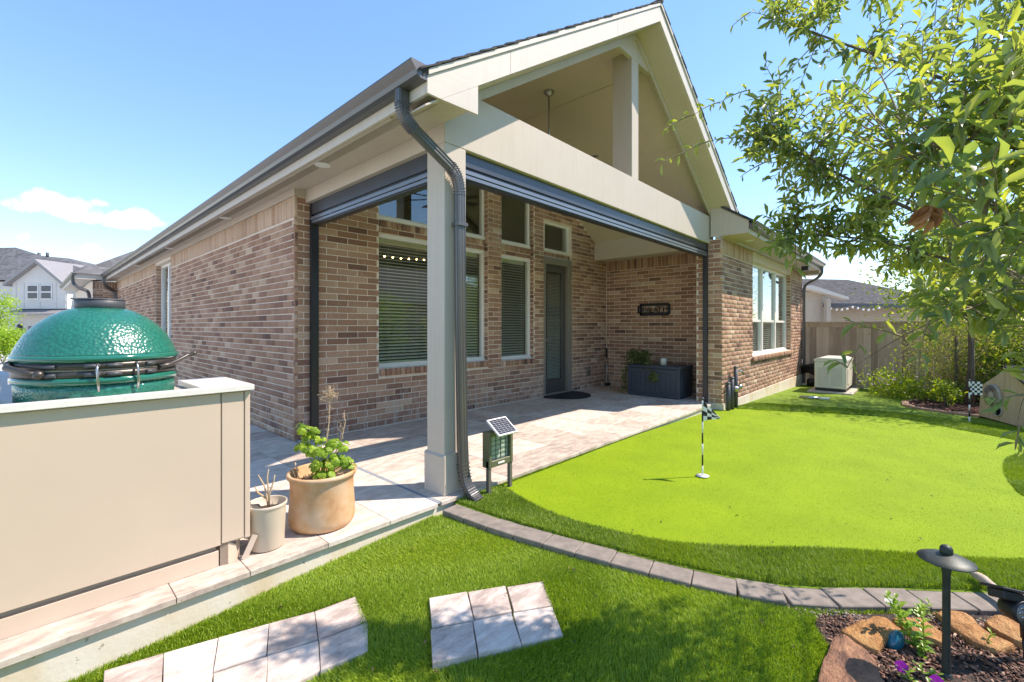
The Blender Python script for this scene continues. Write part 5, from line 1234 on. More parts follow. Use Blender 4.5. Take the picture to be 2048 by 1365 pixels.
for k in range(26):
    z_ = rs.uniform(.5, .76); q = tp + cam_off(.012 + (z_ - .45) * .02, .05, z_); p = q + Vector(tuple(rs.normal(size=3) * .014)); dry.tube([q, p], .0009, 3, cap=False); dry.ball(p, .003, 0, 5, 4)
for k in range(22):
    t_ = rs.uniform(0, 1); q = tp + cam_off(.075 + .04 * t_, .06, .46 + .2 * t_); p = q + Vector(tuple(rs.normal(size=3) * .016)); dry.tube([q, p], .0009, 3, cap=False); dry.ball(p, .0034, 0, 5, 4)
for (r_, z_) in ((-.17, .37), (-.15, .40), (-.13, .33), (.02, .31)): dry.tube([tp + cam_off(r_ * .75, -.06, .27), tp + cam_off(r_, -.05, z_)], .004, 6)
dry.obj('dry_stalks', M['drystem'], gp_root)
lit = MB()
for k in range(60):
    a = rs.uniform(0, 6.28); r_ = .17 * math.sqrt(rs.uniform(0, 1)); q = tp + Vector((math.cos(a) * r_, math.sin(a) * r_, .275 + rs.uniform(0, .02))); d_ = Vector(tuple(rs.normal(size=3))).normalized() * .022; d_.z *= .3; lit.tube([q - d_, q + d_], .0028, 4)
lit.obj('dry_litter', M['drystem'], tr, kind='stuff')
# beige nursery pot
np_ = Vector((0.925, 2.738, 0.0)); nr_ = thing('plastic_pot', 'small beige plastic pot with bare dry twigs beside the counter', 'pot', np_)
m = MB(); m.lathe([(0.07, 0.004), (0.084, 0.005), (0.088, 0.012), (0.098, 0.22), (0.1005, 0.232), (0.1035, 0.236), (0.1035, 0.250), (0.100, 0.252), (0.097, 0.247), (0.094, 0.20), (0.05, 0.195)], np_, 48); m.obj('body', M['plastic_pot'], nr_)
m = MB(); m.lathe([(0.0945, 0.200), (0.05, 0.208), (0.001, 0.210)], np_, 24); m.obj('soil', M['soil'], nr_)
tw = MB()
for (pts) in ([(.01, 0, .2), (.0, 0, .28), (-.02, .01, .34), (-.055, .01, .40)], [(.01, 0, .2), (.005, .01, .30), (-.01, .02, .38), (.0, .02, .43)], [(.01, 0, .2), (.02, -.01, .30), (.035, .01, .37), (.04, .01, .40)], [(0, 0, .27), (-.04, -.02, .31), (-.06, -.01, .34)]):
    tw.tube([np_ + cam_off(*p) for p in pts], [.006, .005, .004, .0025][:len(pts)], 7)
tw.obj('twigs', M['drystem'], nr_)
m = MB(); m.box(-.03, .03, -.02, .02, -.004, .004, M=Matrix.Translation(np_ + cam_off(-.045, -.03, .235)) @ Euler((.5, .3, .4)).to_matrix().to_4x4()); m.obj('plant_tag', M['steel'], nr_)

# storage box, ivy, candle jar
db = thing('storage_box', 'navy-grey resin storage box against the patio end wall', 'storage box', (7.79, 3.55, 0))
bx0, bx1, by0, by1, bh = 7.50, 8.08, 3.06, 4.03, 0.50
m = MB(); m.bbox(bx0 + .012, bx1 - .01, by0 + .01, by1 - .01, 0.01, bh, 0.008); m.obj('body', M['deck'], db)
m = MB(); m.bbox(bx0 - .004, bx1, by0 - .004, by1 + .004, bh + .001, bh + 0.058, 0.012); m.obj('lid', M['deck'], db)
m = MB(); m.bbox(bx0, bx0 + .011, by0, by0 + .07, 0.012, bh - .002, .003); m.bbox(bx0, bx0 + .011, by1 - .07, by1, 0.012, bh - .002, .003); m.bbox(bx0 + .001, bx0 + .011, by0 + .07, by1 - .07, 0.012, 0.07, .003); m.bbox(bx0 + .001, bx0 + .011, by0 + .07, by1 - .07, bh - .07, bh - .002, .003); m.obj('front_frame', M['deck'], db)
nsl = 9; wv = (by1 - by0 - .14) / nsl
for i in range(nsl):
    m = MB(); y = by0 + .07 + i * wv; m.bbox(bx0 + .004, bx0 + .0118, y + .004, y + wv - .004, 0.072, bh - .072, .003); m.obj('slat', M['deck'], db)
m = MB(); m.bbox(bx0 + .08, bx1 - .08, by0 - .0, by0 + .0098, 0.06, bh - .1, .003); m.obj('side_panel', M['deck'], db)
cj = Vector((7.66, 3.42, bh + .059)); m = MB(); m.lathe([(0.04, 0), (0.055, 0.004), (0.056, 0.12), (0.052, 0.124), (0.048, 0.118), (0.047, 0.05), (0.01, 0.05)], cj, 28)
M['jar'] = simple('pale_jar_glass', (0.50, 0.52, 0.45), 0.25, 0.08, 14, 0.02); m.obj('candle_jar', M['jar'], label='pale glass candle jar standing on the storage box', cat='candle')
iv = thing('trailing_ivy', 'trailing ivy plant hanging over the left end of the storage box', 'plant', (7.7, 3.95, bh + .059))
PP, DD, NN, LL = [], [], [], []; vine = MB(); ri = np.random.default_rng(21)
paths = [[(7.75, 3.93, .60), (7.6, 4.0, .62), (7.50, 4.07, .45), (7.49, 4.08, .2), (7.48, 4.09, .04)], [(7.75, 3.93, .62), (7.62, 4.04, .66), (7.55, 4.10, .5), (7.54, 4.11, .15)], [(7.7, 3.9, .62), (7.6, 3.7, .60), (7.52, 3.6, .58), (7.49, 3.56, .48), (7.49, 3.53, .38)], [(7.7, 3.9, .62), (7.58, 3.75, .6), (7.49, 3.66, .52), (7.49, 3.64, .46)]]
for _ in range(22): 
    a = ri.uniform(0, 6.28); paths.append([(7.72, 3.90, .60), (7.72 + math.cos(a) * .10, 3.92 + math.sin(a) * .14, .72 + ri.uniform(0, .12)), (7.72 + math.cos(a) * .2, 3.92 + math.sin(a) * .24, .64 + ri.uniform(-.08, .15))])
for pth in paths:
    ps = [Vector(p) for p in pth]; vine.tube(ps, .004, 5)
    for a, b in zip(ps[:-1], ps[1:]):
        for k in range(max(2, int((b - a).length / .011))):
            q = a.lerp(b, ri.uniform(0, 1)) + Vector(tuple(ri.normal(size=3) * .022)); PP.append(tuple(q)); DD.append((ri.normal() - .5, ri.normal(), ri.normal() * .5 - .4)); NN.append((-1 + ri.normal() * .5, ri.normal() * .5, .7)); LL.append(.045 * ri.uniform(.7, 1.2))
for _ in range(60):
    q = (7.485 + ri.normal() * .01, 3.52 + ri.normal() * .04, .36 + ri.normal() * .045); PP.append(q); DD.append((ri.normal() * .4 - .3, ri.normal(), -.5)); NN.append((-1, 0, .4)); LL.append(.045)
vine.obj('vines', M['bark'], iv); LL = np.array(LL); link('foliage', leaves_mesh('foliage', PP, DD, NN, LL, LL * .75, ri.uniform(0, 1, len(LL))), M['ivy'], iv)
m = MB(); m.lathe([(0.06, 0), (0.09, .01), (0.11, .15), (0.113, .16), (.1, .155), (.09, .12)], (7.75, 3.92, bh + .059), 24); m.obj('pot', M['cap'], iv)
# broom in the corner, door mat, wall sign, ceiling fan, string bulbs inside
br = thing('broom', 'dark handled broom leaning in the patio corner', 'broom', (8.33, 4.95, 0))
m = MB(); m.tube([(8.33, 4.93, .05), (8.365, 4.985, .62)], 0.010, 8); m.obj('shaft', M['steel'], br)
m = MB(); m.tube([(8.36, 4.98, .58), (8.37, 4.99, .78)], 0.018, 8); m.obj('grip', M['black'], br)
m = MB(); m.bbox(8.25, 8.38, 4.90, 4.96, 0.002, .06, .006); m.obj('head', M['black'], br)
mm_ = MB(); mat_pts = [(6.20, 4.955)] + [(6.62 + 0.50 * math.cos(a), 4.90 - 0.56 * math.sin(a)) for a in np.linspace(math.pi, 0, 22)] + [(7.10, 4.955)]
mm_.prism([(x, y) for x, y in mat_pts][::-1], 'z', 0.003, 0.016); mat_o = mm_.obj('door_mat', M['mat'], label='dark half-round mat in front of the patio door', cat='mat')
sg = thing('wall_sign', 'black cut-out metal sign on the brick end wall', 'sign', (XE - .03, 3.95, 1.57))
XSg = XE - 0.035
m = MB()   # frame bars (letters are read through the plate)
yy0, yy1, zz0, zz1 = 3.60, 4.28, 1.46, 1.70
m.box(XSg, XSg + .008, yy0 + .03, yy1 - .05, zz1 - .05, zz1); m.box(XSg, XSg + .008, yy0 + .03, yy1 - .05, zz0, zz0 + .055); m.box(XSg, XSg + .008, yy0, yy0 + .055, zz0 + .02, zz1 - .02); m.box(XSg, XSg + .008, yy1 - .105, yy1 - .05, zz0 + .012, zz1 - .012)
m.box(XSg, XSg + .008, yy1 - .035, yy1, zz0 + .05, zz1 - .04); m.box(XSg + .001, XSg + .007, yy1 - .06, yy1 - .02, zz0 + .05, zz0 + .075); m.box(XSg + .001, XSg + .007, yy1 - .06, yy1 - .02, zz1 - .065, zz1 - .04)
m.obj('plate', M['black'], sg)
for i, chx in enumerate('PALATIS'):
    cu = bpy.data.curves.new('letter', 'FONT'); cu.body = chx; cu.size = 0.165; cu.extrude = 0.004; cu.align_x = 'CENTER'
    o = bpy.data.objects.new('letter', cu); COL.objects.link(o); cu.materials.append(M['black'])
    o.matrix_basis = Matrix(((0, 0, -1, XSg + .004), (-1, 0, 0, yy1 - .15 - i * 0.079), (0, 1, 0, zz0 + .055), (0, 0, 0, 1)))
    dg = bpy.context.evaluated_depsgraph_get(); me = bpy.data.meshes.new_from_object(o.evaluated_get(dg)); mbs = o.matrix_basis.copy()
    bpy.data.objects.remove(o); bpy.data.curves.remove(cu)
    o = bpy.data.objects.new('letter', me); COL.objects.link(o); o.matrix_basis = mbs
    o.parent = sg; o.matrix_parent_inverse = W[sg.name].inverted()
m = MB()
for yy in (4.13, 3.78): m.tube([(XSg + .02, yy, zz1), (XSg + .02, yy - .005, zz1 + .09)], .005, 6); m.tube([(XSg + .02, yy, zz0), (XSg + .02, yy - .01, zz0 - .06)], .004, 6)
m.obj('hook', M['black'], sg)
cf = thing('ceiling_fan', 'ceiling fan on a long steel downrod under the vault', 'ceiling fan', (5.03, 3.93, 4.58))
fc = Vector((5.03, 3.93, 0))
m = MB(); m.lathe([(.068, 4.578), (.070, 4.56), (.060, 4.53), (.03, 4.505), (.016, 4.50)], fc, 28); m.obj('canopy', M['steel'], cf)
m = MB(); m.tube([fc + Vector((0, 0, 4.52)), fc + Vector((0, 0, 3.60))], .0125, 12); m.obj('downrod', M['steel'], cf)
m = MB(); m.lathe([(.03, 3.62), (.09, 3.60), (.12, 3.55), (.12, 3.48), (.08, 3.45), (.02, 3.44)], fc, 28); m.obj('motor', M['steel'], cf)
for k in range(8):
    m = MB(); m.box(.11, .72, -.06, .06, -.004, .004, M=Matrix.Translation(fc + Vector((0, 0, 3.52))) @ Matrix.Rotation(k * math.pi / 4 + .2, 4, 'Z') @ Matrix.Rotation(R(12), 4, 'X')); m.obj('blade', M['cap'], cf)
sgl = thing('string_lights', 'string of warm bulbs glowing inside the wide lower window', 'string lights', (3.3, 5.6, 2.2))
m = MB(); m.tube([(2.9, 5.6, 2.30), (3.3, 5.6, 2.245), (3.9, 5.6, 2.25), (4.4, 5.6, 2.30)], .004, 5); m.obj('cord', M['black'], sgl)
for k in range(9):
    m = MB(); m.ball((3.02 + k * .135, 5.6, 2.245 - .012 * math.sin(k * .45)), .013, 0, 8, 6); m.obj('bulb', M['warm'], sgl)

# ================================================================== THINGS BY THE WING WALL AND THE FENCE
pp = thing('water_pipes', 'three black standpipes with valves against the brick pier', 'pipes', (7.85, 2.33, -0.1))
for (xx, zt) in ((7.64, .33), (7.83, .40), (8.03, .56)):
    m = MB(); m.tube([(xx, 2.335, -0.15), (xx, 2.335, zt)], 0.034, 14); m.ball((xx, 2.335, zt), .040, 0, 14, 8, (1, 1, .7)); m.obj('pipe', M['cap'], pp)
m = MB(); m.tube([(7.83, 2.30, .24), (8.05, 2.30, .22)], .03, 10); m.ball((7.90, 2.29, .22), .05); m.ball((8.06, 2.28, .24), .045); m.obj('valve', M['steel'], pp)
m = MB(); m.tube([(8.03, 2.33, .50), (8.12, 2.27, .50), (8.14, 2.25, .44)], .018, 8); m.box(8.07, 8.17, 2.265, 2.285, .53, .545); m.obj('tap', M['steel'], pp)
hb = thing('conduit_bundle', 'bundle of black flexible hoses at the foot of the far downspout', 'hoses', (13.75, 2.2, -.28))
for k in range(5):
    m = MB(); m.tube([(13.7 - .05 * k, 2.38, .05 + .04 * k), (13.6, 2.22 - .05 * k, .10 + .05 * k), (13.5 + .05 * k, 2.0 - .08 * k, .0 + .03 * k), (13.3, 1.80 - .06 * k, .05)], .035, 8); m.obj('hose', M['black'], hb)
m = MB(); m.lathe([(.09, -.3), (.10, -.12), (.07, -.08)], (13.55, 2.15, 0), 16); m.obj('drain_pot', M['black'], hb)
pi_ = thing('irrigation_part', 'flat pale grey bracket lying on the turf before the generator', 'bracket', (10.55, 1.62, -.18))
for k, (a, b) in enumerate((((10.50, 1.87), (10.52, 1.55)), ((10.60, 1.85), (10.62, 1.56)), ((10.55, 1.60), (10.60, 1.38)))):
    m = MB(); z = z_up(10.5, 0) + .02; m.tube([(a[0], a[1], z), (b[0], b[1], z + .005)], .022, 6); m.obj('bar', M['steel'] if k < 2 else M['white'], pi_)
gz = z_up(12.5, 0); ge = thing('standby_generator', 'ivory standby generator with louvred side on a concrete pad', 'generator', (12.7, 1.57, gz))
gx0, gx1, gy0, gy1 = 12.10, 13.25, 1.28, 1.86
m = MB(); m.bbox(gx0 - .14, gx1 + .14, gy0 - .12, gy1 + .12, gz - .05, gz + .045, .008); m.obj('pad', M['pad'], ge)
m = MB(); m.box(gx0 + .01, gx1 - .01, gy0 + .01, gy1 - .01, gz + .046, gz + .11); m.obj('skirt', M['black'], ge)
m = MB(); m.bbox(gx0, gx1, gy0, gy1, gz + .11, gz + .70, .012); m.obj('body', M['gen'], ge)
m = MB(); m.prism([(gy0 - .012, gz + .702), (gy1 + .012, gz + .702), (gy1 + .012, gz + .745), (gy1 - .1, gz + .78), (gy0 + .1, gz + .78), (gy0 - .012, gz + .745)], 'x', gx0 - .015, gx1 + .015); m.obj('lid', M['gen'], ge)
for c_ in range(2):
    for k in range(11):
        y0 = gy0 + .07 + c_ * .245; z0 = gz + .18 + k * .036; m = MB(); m.prism([(gx0 - .012, z0), (gx0 - .001, z0), (gx0 - .001, z0 + .024)], 'y', y0, y0 + .20); m.obj('louvre', M['louvre'], ge)
for k in range(8):
    m = MB(); z0 = gz + .2 + k * .045; m.prism([(gy0 - .012, z0), (gy0 - .001, z0), (gy0 - .001, z0 + .028)], 'x', gx0 + .2, gx0 + .7); m.obj('louvre', M['louvre'], ge)
# wooden hutch with a round hole
hp, hq = atz(1958, 832, -0.15), atz(2085, 868, -0.16)
hv = (hq - hp); hw = hv.length; hu = hv.normalized(); hn = Vector((-hu.y, hu.x, 0)); 
if hn.dot(-hp) < 0: hn = -hn
dirz = math.atan2(hu.y, hu.x); hr = thing('wooden_hutch', 'tan plywood pet house with a round hole and dark shingle roof', 'pet house', (hp.x, hp.y, hp.z), dirz)
sgn = 1 if Vector((-math.sin(dirz), math.cos(dirz), 0)).dot(hn) > 0 else -1
pent = [(0, 0), (hw, 0), (hw + .02, .47), (hw * .5, .80), (-.02 + .06, .47)]
m = MB(); m.prism(pent, 'y', 0, -sgn * .75); o = m.obj('body', M['plywood'], hr, local=True); set_tone(o.data, .6)
m = MB(); m.prism([(hw * .5, .802), (hw + .06, .445), (hw + .07, .47), (hw * .5, .835)], 'y', sgn * .05, -sgn * .8); m.prism([(hw * .5, .802), (-.02, .445), (-.03, .46), (hw * .5, .82)], 'y', -sgn * .02, -sgn * .8); m.obj('roof', M['shingle'], hr, local=True)
m = MB(); m.lathe([(.001, 0), (.085, .001)], (0, 0, 0), 28); m.xf(Matrix.Translation((hw * .335, sgn * .004, .165)) @ Matrix.Rotation(-sgn * math.pi / 2, 4, 'X')); m.obj('entrance', M['black'], hr, local=True)
m = MB(); m.tube([(.092 * math.cos(q * .2244), .092 * math.sin(q * .2244), .006) for q in range(29)], .009, 6, cap=False); m.xf(Matrix.Translation((hw * .335, sgn * .003, .165)) @ Matrix.Rotation(-sgn * math.pi / 2, 4, 'X')); m.obj('entrance_ring', M['driftring'] if 'driftring' in M else M['pad'], hr, local=True)
m = MB(); m.lathe([(.001, .035), (.165, .033), (.17, .0)], (0, 0, 0), 30); Md = Matrix.Translation((hw * .27, sgn * .004, .36)) @ Matrix.Rotation(-sgn * math.pi / 2, 4, 'X'); m.xf(Md); dk = m.obj('round_plaque', M['pad'], hr, local=True)
m = MB()
for k in range(40):
    a = k * math.pi * 2 / 40; m.box(.05 + .02 * (k % 3), .162, -.0035, .0035, .0345, .0375, M=Md @ Matrix.Rotation(a, 4, 'Z'))
m.obj('plaque_rays', M['band'], dk, local=False) if False else m.obj('plaque_rays', M['band'], hr, local=True)

# fence: boards are parts
def fence(x0, y0, x1, y1, zb, h, label, bw=0.14, rot=0):
    root = thing('wooden_fence', label, 'fence', ((x0 + x1) / 2, (y0 + y1) / 2, zb)); L_ = math.hypot(x1 - x0, y1 - y0); u = Vector(((x1 - x0) / L_, (y1 - y0) / L_, 0)); nb = int(L_ / bw); ang = math.atan2(u.y, u.x)
    meshes = []
    for k in range(6):
        m = MB(); m.bbox(-bw / 2 + .0008, bw / 2 - .0008, -.009, .009, 0, h - .0, .003); me = m.mesh('board'); me.materials.append(M['fence']); set_tone(me, k / 5); meshes.append(me)
    for i in range(nb):
        o = bpy.data.objects.new('board', random.choice(meshes)); COL.objects.link(o); c = Vector((x0, y0, zb + random.uniform(-.006, .006))) + u * (bw * (i + .5)); o.location = c; o.rotation_euler = (0, 0, ang); o.parent = root; o.matrix_parent_inverse = W[root.name].inverted()
    m = MB(); Mx = Matrix.Translation((x0, y0, zb)) @ Matrix.Rotation(ang, 4, 'Z'); m.bbox(0, L_, -.07, .07, h + .001, h + .035, .004, M=Mx); o = m.obj('cap_rail', M['fence'], root); set_tone(o.data, .55)
    for s_ in (-1, 1):
        m = MB(); m.box(0, L_, s_ * .012, s_ * .03, h - .11, h - .002, M=Mx); o = m.obj('trim_rail', M['fence'], root); set_tone(o.data, .5)
    return root
fence(14.05, 2.40, 14.05, -7.0, -.28, 1.62, 'weathered wooden board fence behind the generator')
fence(14.0, -7.05, -6.0, -7.05, -.35, 1.75, 'wooden board fence behind the photographer seen in window reflections', 0.15)

# ================================================================== FOREGROUND TREE (trunk just outside the frame on the right)
def big_tree():
    rng = np.random.default_rng(42); base = Vector((2.85, -1.05, -.1))
    root = thing('live_oak', 'live oak reaching in from the right with narrow glossy leaves', 'tree', base)
    def L_(px, py, d): return at(px, py, d)
    fork = Vector((2.83, -1.0, 1.15))
    tm = MB(); tm.tube([base - Vector((0, 0, .1)), base + Vector((.02, 0, .5)), fork, fork + Vector((.02, .1, .5)), fork + Vector((0, .15, 1.3))], [.075, .06, .055, .045, .02], 12); tm.obj('trunk', M['bark'], root)
    limbs = []
    def limb(pts, r):
        pts = [Vector(p) for p in pts]; dense = []
        for i in range(len(pts) - 1):
            p0, p1, p2, p3 = pts[max(i - 1, 0)], pts[i], pts[i + 1], pts[min(i + 2, len(pts) - 1)]
            for k in range(8):
                t = k / 8; dense.append(0.5 * ((2 * p1) + (p2 - p0) * t + (2 * p0 - 5 * p1 + 4 * p2 - p3) * t * t + (3 * p1 - p0 - 3 * p2 + p3) * t ** 3))
        dense.append(pts[-1]); limbs.append((dense, r))
    limb([fork, L_(2250, 420, 1.65), L_(2040, 480, 1.75), L_(1850, 430, 1.95), L_(1700, 360, 2.1), L_(1560, 285, 2.2)], .026)
    limb([fork + Vector((.02, .1, .5)), L_(2200, 150, 1.9), L_(1950, 170, 2.1), L_(1750, 110, 2.25), L_(1560, 40, 2.35)], .024)
    limb([fork, L_(2300, 560, 1.55), L_(2080, 560, 1.65), L_(1900, 520, 1.85), L_(1740, 480, 2.05), L_(1590, 470, 2.15)], .020)
    limb([fork + Vector((0, .03, -.1)), L_(2260, 700, 1.3), L_(2060, 570, 1.25), L_(1960, 610, 1.3), L_(1820, 665, 1.42), L_(1700, 738, 1.5)], .0055)
    limb([fork, L_(2250, 330, 1.2), L_(2048, 300, 1.2), L_(1930, 280, 1.3), L_(1820, 330, 1.45)], .014)
    limb([fork + Vector((.02, .12, .8)), L_(2300, -120, 1.9), L_(2040, -60, 2.1), L_(1800, -30, 2.3), L_(1640, -40, 2.4)], .02)
    limb([fork + Vector((0, .03, -.15)), L_(2280, 860, 1.25), L_(2120, 800, 1.2), L_(2055, 790, 1.2), L_(2036, 840, 1.2)], .004)
    limb([fork, L_(2250, 480, 1.1), L_(2060, 470, 1.12), L_(1960, 440, 1.2), L_(1880, 470, 1.3)], .010)
    for k in range(7):
        a = rng.uniform(-2.9, -1.3); limb([fork + Vector((0, .1, .4)), fork + Vector((math.cos(a) * .6, math.sin(a) * .6, .8)), fork + Vector((math.cos(a) * 1.2, math.sin(a) * 1.2, 1.2))], .022)
    bm_ = MB()
    for pts, r in limbs: bm_.tube(pts, [.62 * r * (1 - .78 * i / (len(pts) - 1)) for i in range(len(pts))], 8)
    bm_.obj('branch', M['bark'], root)
    allp = [p for pts, r in limbs for p in pts]; AP = np.array([tuple(p) for p in allp])
    PP, DD, NN, LL, WW_, TT = [], [], [], [], [], []; tw = MB()
    def twig(a, e, nl, l0=.052, fall=0.0, tone=None, r=.0022, start=.25):
        a, e = Vector(a), Vector(e); d = e - a; ln = d.length
        if ln < .02: return
        side = d.cross(Vector((0, 0, 1))).normalized() if abs(d.normalized().z) < .95 else Vector((1, 0, 0))
        c = a.lerp(e, .5) + side * rng.normal() * .06 * ln + Vector((0, 0, .08 * ln)); pts = bez(a, c, e, 6); tw.tube(pts, [r * (1.3 - .9 * i / 6) for i in range(7)], 4, cap=False)
        tb = rng.normal(.42, .2) if tone is None else tone
        for k in range(nl):
            t = start + (1 - start) * (k + rng.uniform(0, .6)) / nl; t = min(t, 1); j = min(int(t * 6), 5); q = pts[j].lerp(pts[j + 1], t * 6 - j); tg = (pts[j + 1] - pts[j]).normalized()
            w_ = k * 2.4 + rng.uniform(-.4, .4); u_ = tg.orthogonal().normalized(); v_ = tg.cross(u_); sd = u_ * math.cos(w_) + v_ * math.sin(w_)
            dr = tg * rng.uniform(.35, .9) + sd * .9 + Vector((0, 0, rng.uniform(-.35, .15))); nr = Vector((0, 0, 1)) + Vector(tuple(rng.normal(size=3) * .55)) - dr.normalized() * .2
            PP.append(tuple(q)); DD.append(tuple(dr)); NN.append(tuple(nr)); L1 = l0 * rng.uniform(.6, 1.25); LL.append(L1); WW_.append(L1 * rng.uniform(.24, .35)); TT.append(min(1, max(0, tb + rng.normal() * .16)))
    # crown regions, as volumes the limbs run through
    regions = [  # polygon in picture coordinates used as bearing/elevation, near and far distance, count
        ([(1650, 150), (1760, 60), (1900, 20), (2120, -40), (2180, -60), (2180, 640), (2060, 640), (1900, 560), (1800, 470), (1720, 360), (1640, 260)], 1.25, 2.45, 300),
        ([(1480, 170), (1660, 150), (1760, 420), (1680, 440), (1560, 400), (1470, 300)], 2.0, 2.35, 120),
        ([(1520, -40), (1700, -60), (1860, 20), (1740, 110), (1600, 90), (1500, 60)], 2.15, 2.45, 62),
        ([(1860, -40), (2100, -120), (2300, -100), (2200, 60), (1900, 60)], 1.8, 2.4, 70),
        ([(1490, 440), (1600, 420), (1760, 420), (1900, 520), (1960, 580), (1800, 560), (1700, 520), (1560, 510)], 1.9, 2.25, 95),
        ([(1800, 560), (1960, 560), (2200, 560), (2300, 700), (2060, 680), (1900, 660)], 1.15, 1.9, 64),
        ([(1930, 60), (2250, 0), (2250, 500), (2000, 520), (1880, 420), (1860, 240)], 0.95, 1.35, 74)]
    for poly, dn, df, cnt in regions:
        xs = [p[0] for p in poly]; ys = [p[1] for p in poly]; c = 0
        while c < cnt:
            px, py = rng.uniform(min(xs), max(xs)), rng.uniform(min(ys), max(ys))
            if not inside(poly, px, py): continue
            c += 1; dd_ = rng.uniform(dn, df if px < 2060 else max(dn + .1, min(df, 1.75))); e = at(px, py, dd_); q = np.array(tuple(e)); i = int(np.argmin(((AP - q) ** 2).sum(1) + rng.uniform(0, .01, len(AP)))); a = Vector(AP[i])
            o = (e - a)
            if o.length > .30:            # leaves gather on the outer end of a long branchlet
                st_ = e - o.normalized() * .22; tw.tube(bez(a, a.lerp(st_, .5) + Vector((0, 0, .05)), st_, 4), [.004, .0038, .0035, .003, .0026], 4, cap=False); a = st_
            e = e + Vector(tuple(rng.normal(size=3) * .03)); twig(a, e, int(rng.integers(8, 14)), .070 if dn < 1 else .056)
    # slender sprays that stand clear of the crown
    for p, tone in (([(1562, 275, 2.2), (1490, 276, 2.16), (1420, 282, 2.12), (1370, 305, 2.1), (1318, 330, 2.08)], .85), ([(1500, 180, 2.25), (1440, 205, 2.2), (1390, 228, 2.15), (1325, 262, 2.1)], .9), ([(1600, 330, 2.2), (1530, 325, 2.2), (1480, 355, 2.2)], .35),
                    ([(1640, 360, 2.1), (1600, 385, 2.1), (1592, 395, 2.1)], .3), ([(1560, 200, 2.3), (1530, 130, 2.3), (1535, 120, 2.3)], .3), ([(1560, 40, 2.35), (1500, 25, 2.35), (1462, 55, 2.35)], .75), ([(1720, 690, 1.5), (1695, 735, 1.5), (1668, 720, 1.5)], .35),
                    ([(1800, 672, 1.42), (1730, 655, 1.45), (1690, 640, 1.5)], .5), ([(1860, 640, 1.38), (1840, 700, 1.38), (1838, 735, 1.38)], .25), ([(2050, 790, 1.2), (2000, 800, 1.2), (1985, 808, 1.2)], .2), ([(2040, 850, 1.2), (2034, 880, 1.2), (2030, 900, 1.2)], .25)):
        ps = [at(*q) for q in p]
        for a, b in zip(ps[:-1], ps[1:]): twig(a, b, max(3, int((b - a).length / .022)), .050, tone=tone, r=.0026, start=.0)
    for _ in range(190):                   # the rest of the crown, above and beyond the frame
        pts, r = limbs[-1 - int(rng.integers(0, 7))]; a = pts[int(rng.integers(len(pts) // 3, len(pts)))]; twig(a, a + Vector(tuple(rng.normal(size=3) * .22)) + Vector((0, 0, .1)), 11)
    # leaves along the long lower branchlet
    tw.obj('twigs', M['twig'], root, kind='stuff')
    P, D, N_, LL, WW_, TT = np.array(PP), np.array(DD), np.array(NN), np.array(LL), np.array(WW_), np.array(TT)
    ok = np.array([project(p)[2] > .80 for p in P]); P, D, N_, LL, WW_, TT = P[ok], D[ok], N_[ok], LL[ok], WW_[ok], TT[ok]
    sc = []
    for p, l in zip(P, LL):
        px, py, d = project(p); sc.append(l / d if (0 < px < 2048 and 0 < py < 1365) else 0)
    order = np.argsort(-np.array(sc)); big, rest = order[:300], order[300:]
    V = leaf_arrays(P, D, N_, LL, WW_, rng.uniform(0.2, 2.4, len(P)))
    link('foliage', np_mesh('foliage', V[rest].reshape(-1, 3), (LFA[None] + (np.arange(len(rest), dtype=np.int32) * 8)[:, None, None]).reshape(-1, 3), np.repeat(TT[rest], 8), True), M['olive'], root, kind='stuff')
    lm = []
    for k in range(8):
        v = LT.copy(); v[:, 1] *= .32; v[:, 2] *= (.4 + .5 * (k % 4)); me = np_mesh('leaf', v, LFA, np.full(8, (k + .5) / 8), True); me.materials.append(M['olive']); lm.append(me)
    for i in big:
        d = Vector(D[i]).normalized(); n = Vector(N_[i]); s_ = n.cross(d).normalized(); n = d.cross(s_); l = float(LL[i])
        mx = Matrix((d * l, s_ * float(WW_[i]) / .32, n * l)).transposed().to_4x4(); mx.translation = Vector(P[i])
        o = bpy.data.objects.new('leaf', lm[min(7, int(TT[i] * 8))]); COL.objects.link(o); o.matrix_basis = mx; o.parent = root; o.matrix_parent_inverse = W[root.name].inverted()
    # the dead cluster
    c = at(1858, 420, 1.02); PP, DD, NN = [], [], []
    for k in range(15):
        a = rng.uniform(0, 6.28); PP.append(tuple(c + Vector(tuple(rng.normal(size=3) * .008)))); DD.append((RT[0] * math.cos(a) * .8, RT[1] * math.cos(a) * .8, -.8 + .2 * math.sin(a))); NN.append((math.sin(a) - FW[0], math.cos(a) - FW[1], .6))
    link('dead_leaves', leaves_mesh('dead_leaves', PP, DD, NN, rng.uniform(.034, .052, 15), .016, rng.uniform(0, 1, 15), 2.0), M['dead'], root, label='hanging cluster of dead orange-brown leaves')
big_tree()

# ================================================================== BACK GARDEN PLANTING
gz0 = -.26
bush('staked_tree', 'young staked tree with a bushy crown in the far mulch bed', 'tree', (11.45, -.52, -.18), (2.5, 2.5, 2.6), 7500, None, 'bush', clumps=46, trunk=(1.5, .036), crown_z=2.55, ll=.085, lw=.036, seed=1, stems=18)
for k, (x, y, lab) in enumerate(((11.30, -.60, 'front dark stake beside the young tree'), (12.0, -.42, 'rear dark stake beside the young tree'))):
    m = MB(); m.tube([(x, y, -.25), (x + .01, y, 1.05)], .026, 10); m.obj('tree_stake', M['bark'], label=lab, cat='stake', group='stakes beside the young tree')
bush('open_shrub', 'loose pale shrub with arching stems before the fence', 'shrub', (12.6, -.45, gz0), (1.5, 1.5, 1.7), 4600, None, 'bush_pale', clumps=60, ll=.045, lw=.02, seed=2, stems=44, crown_z=1.05, stem_mat='drystem')
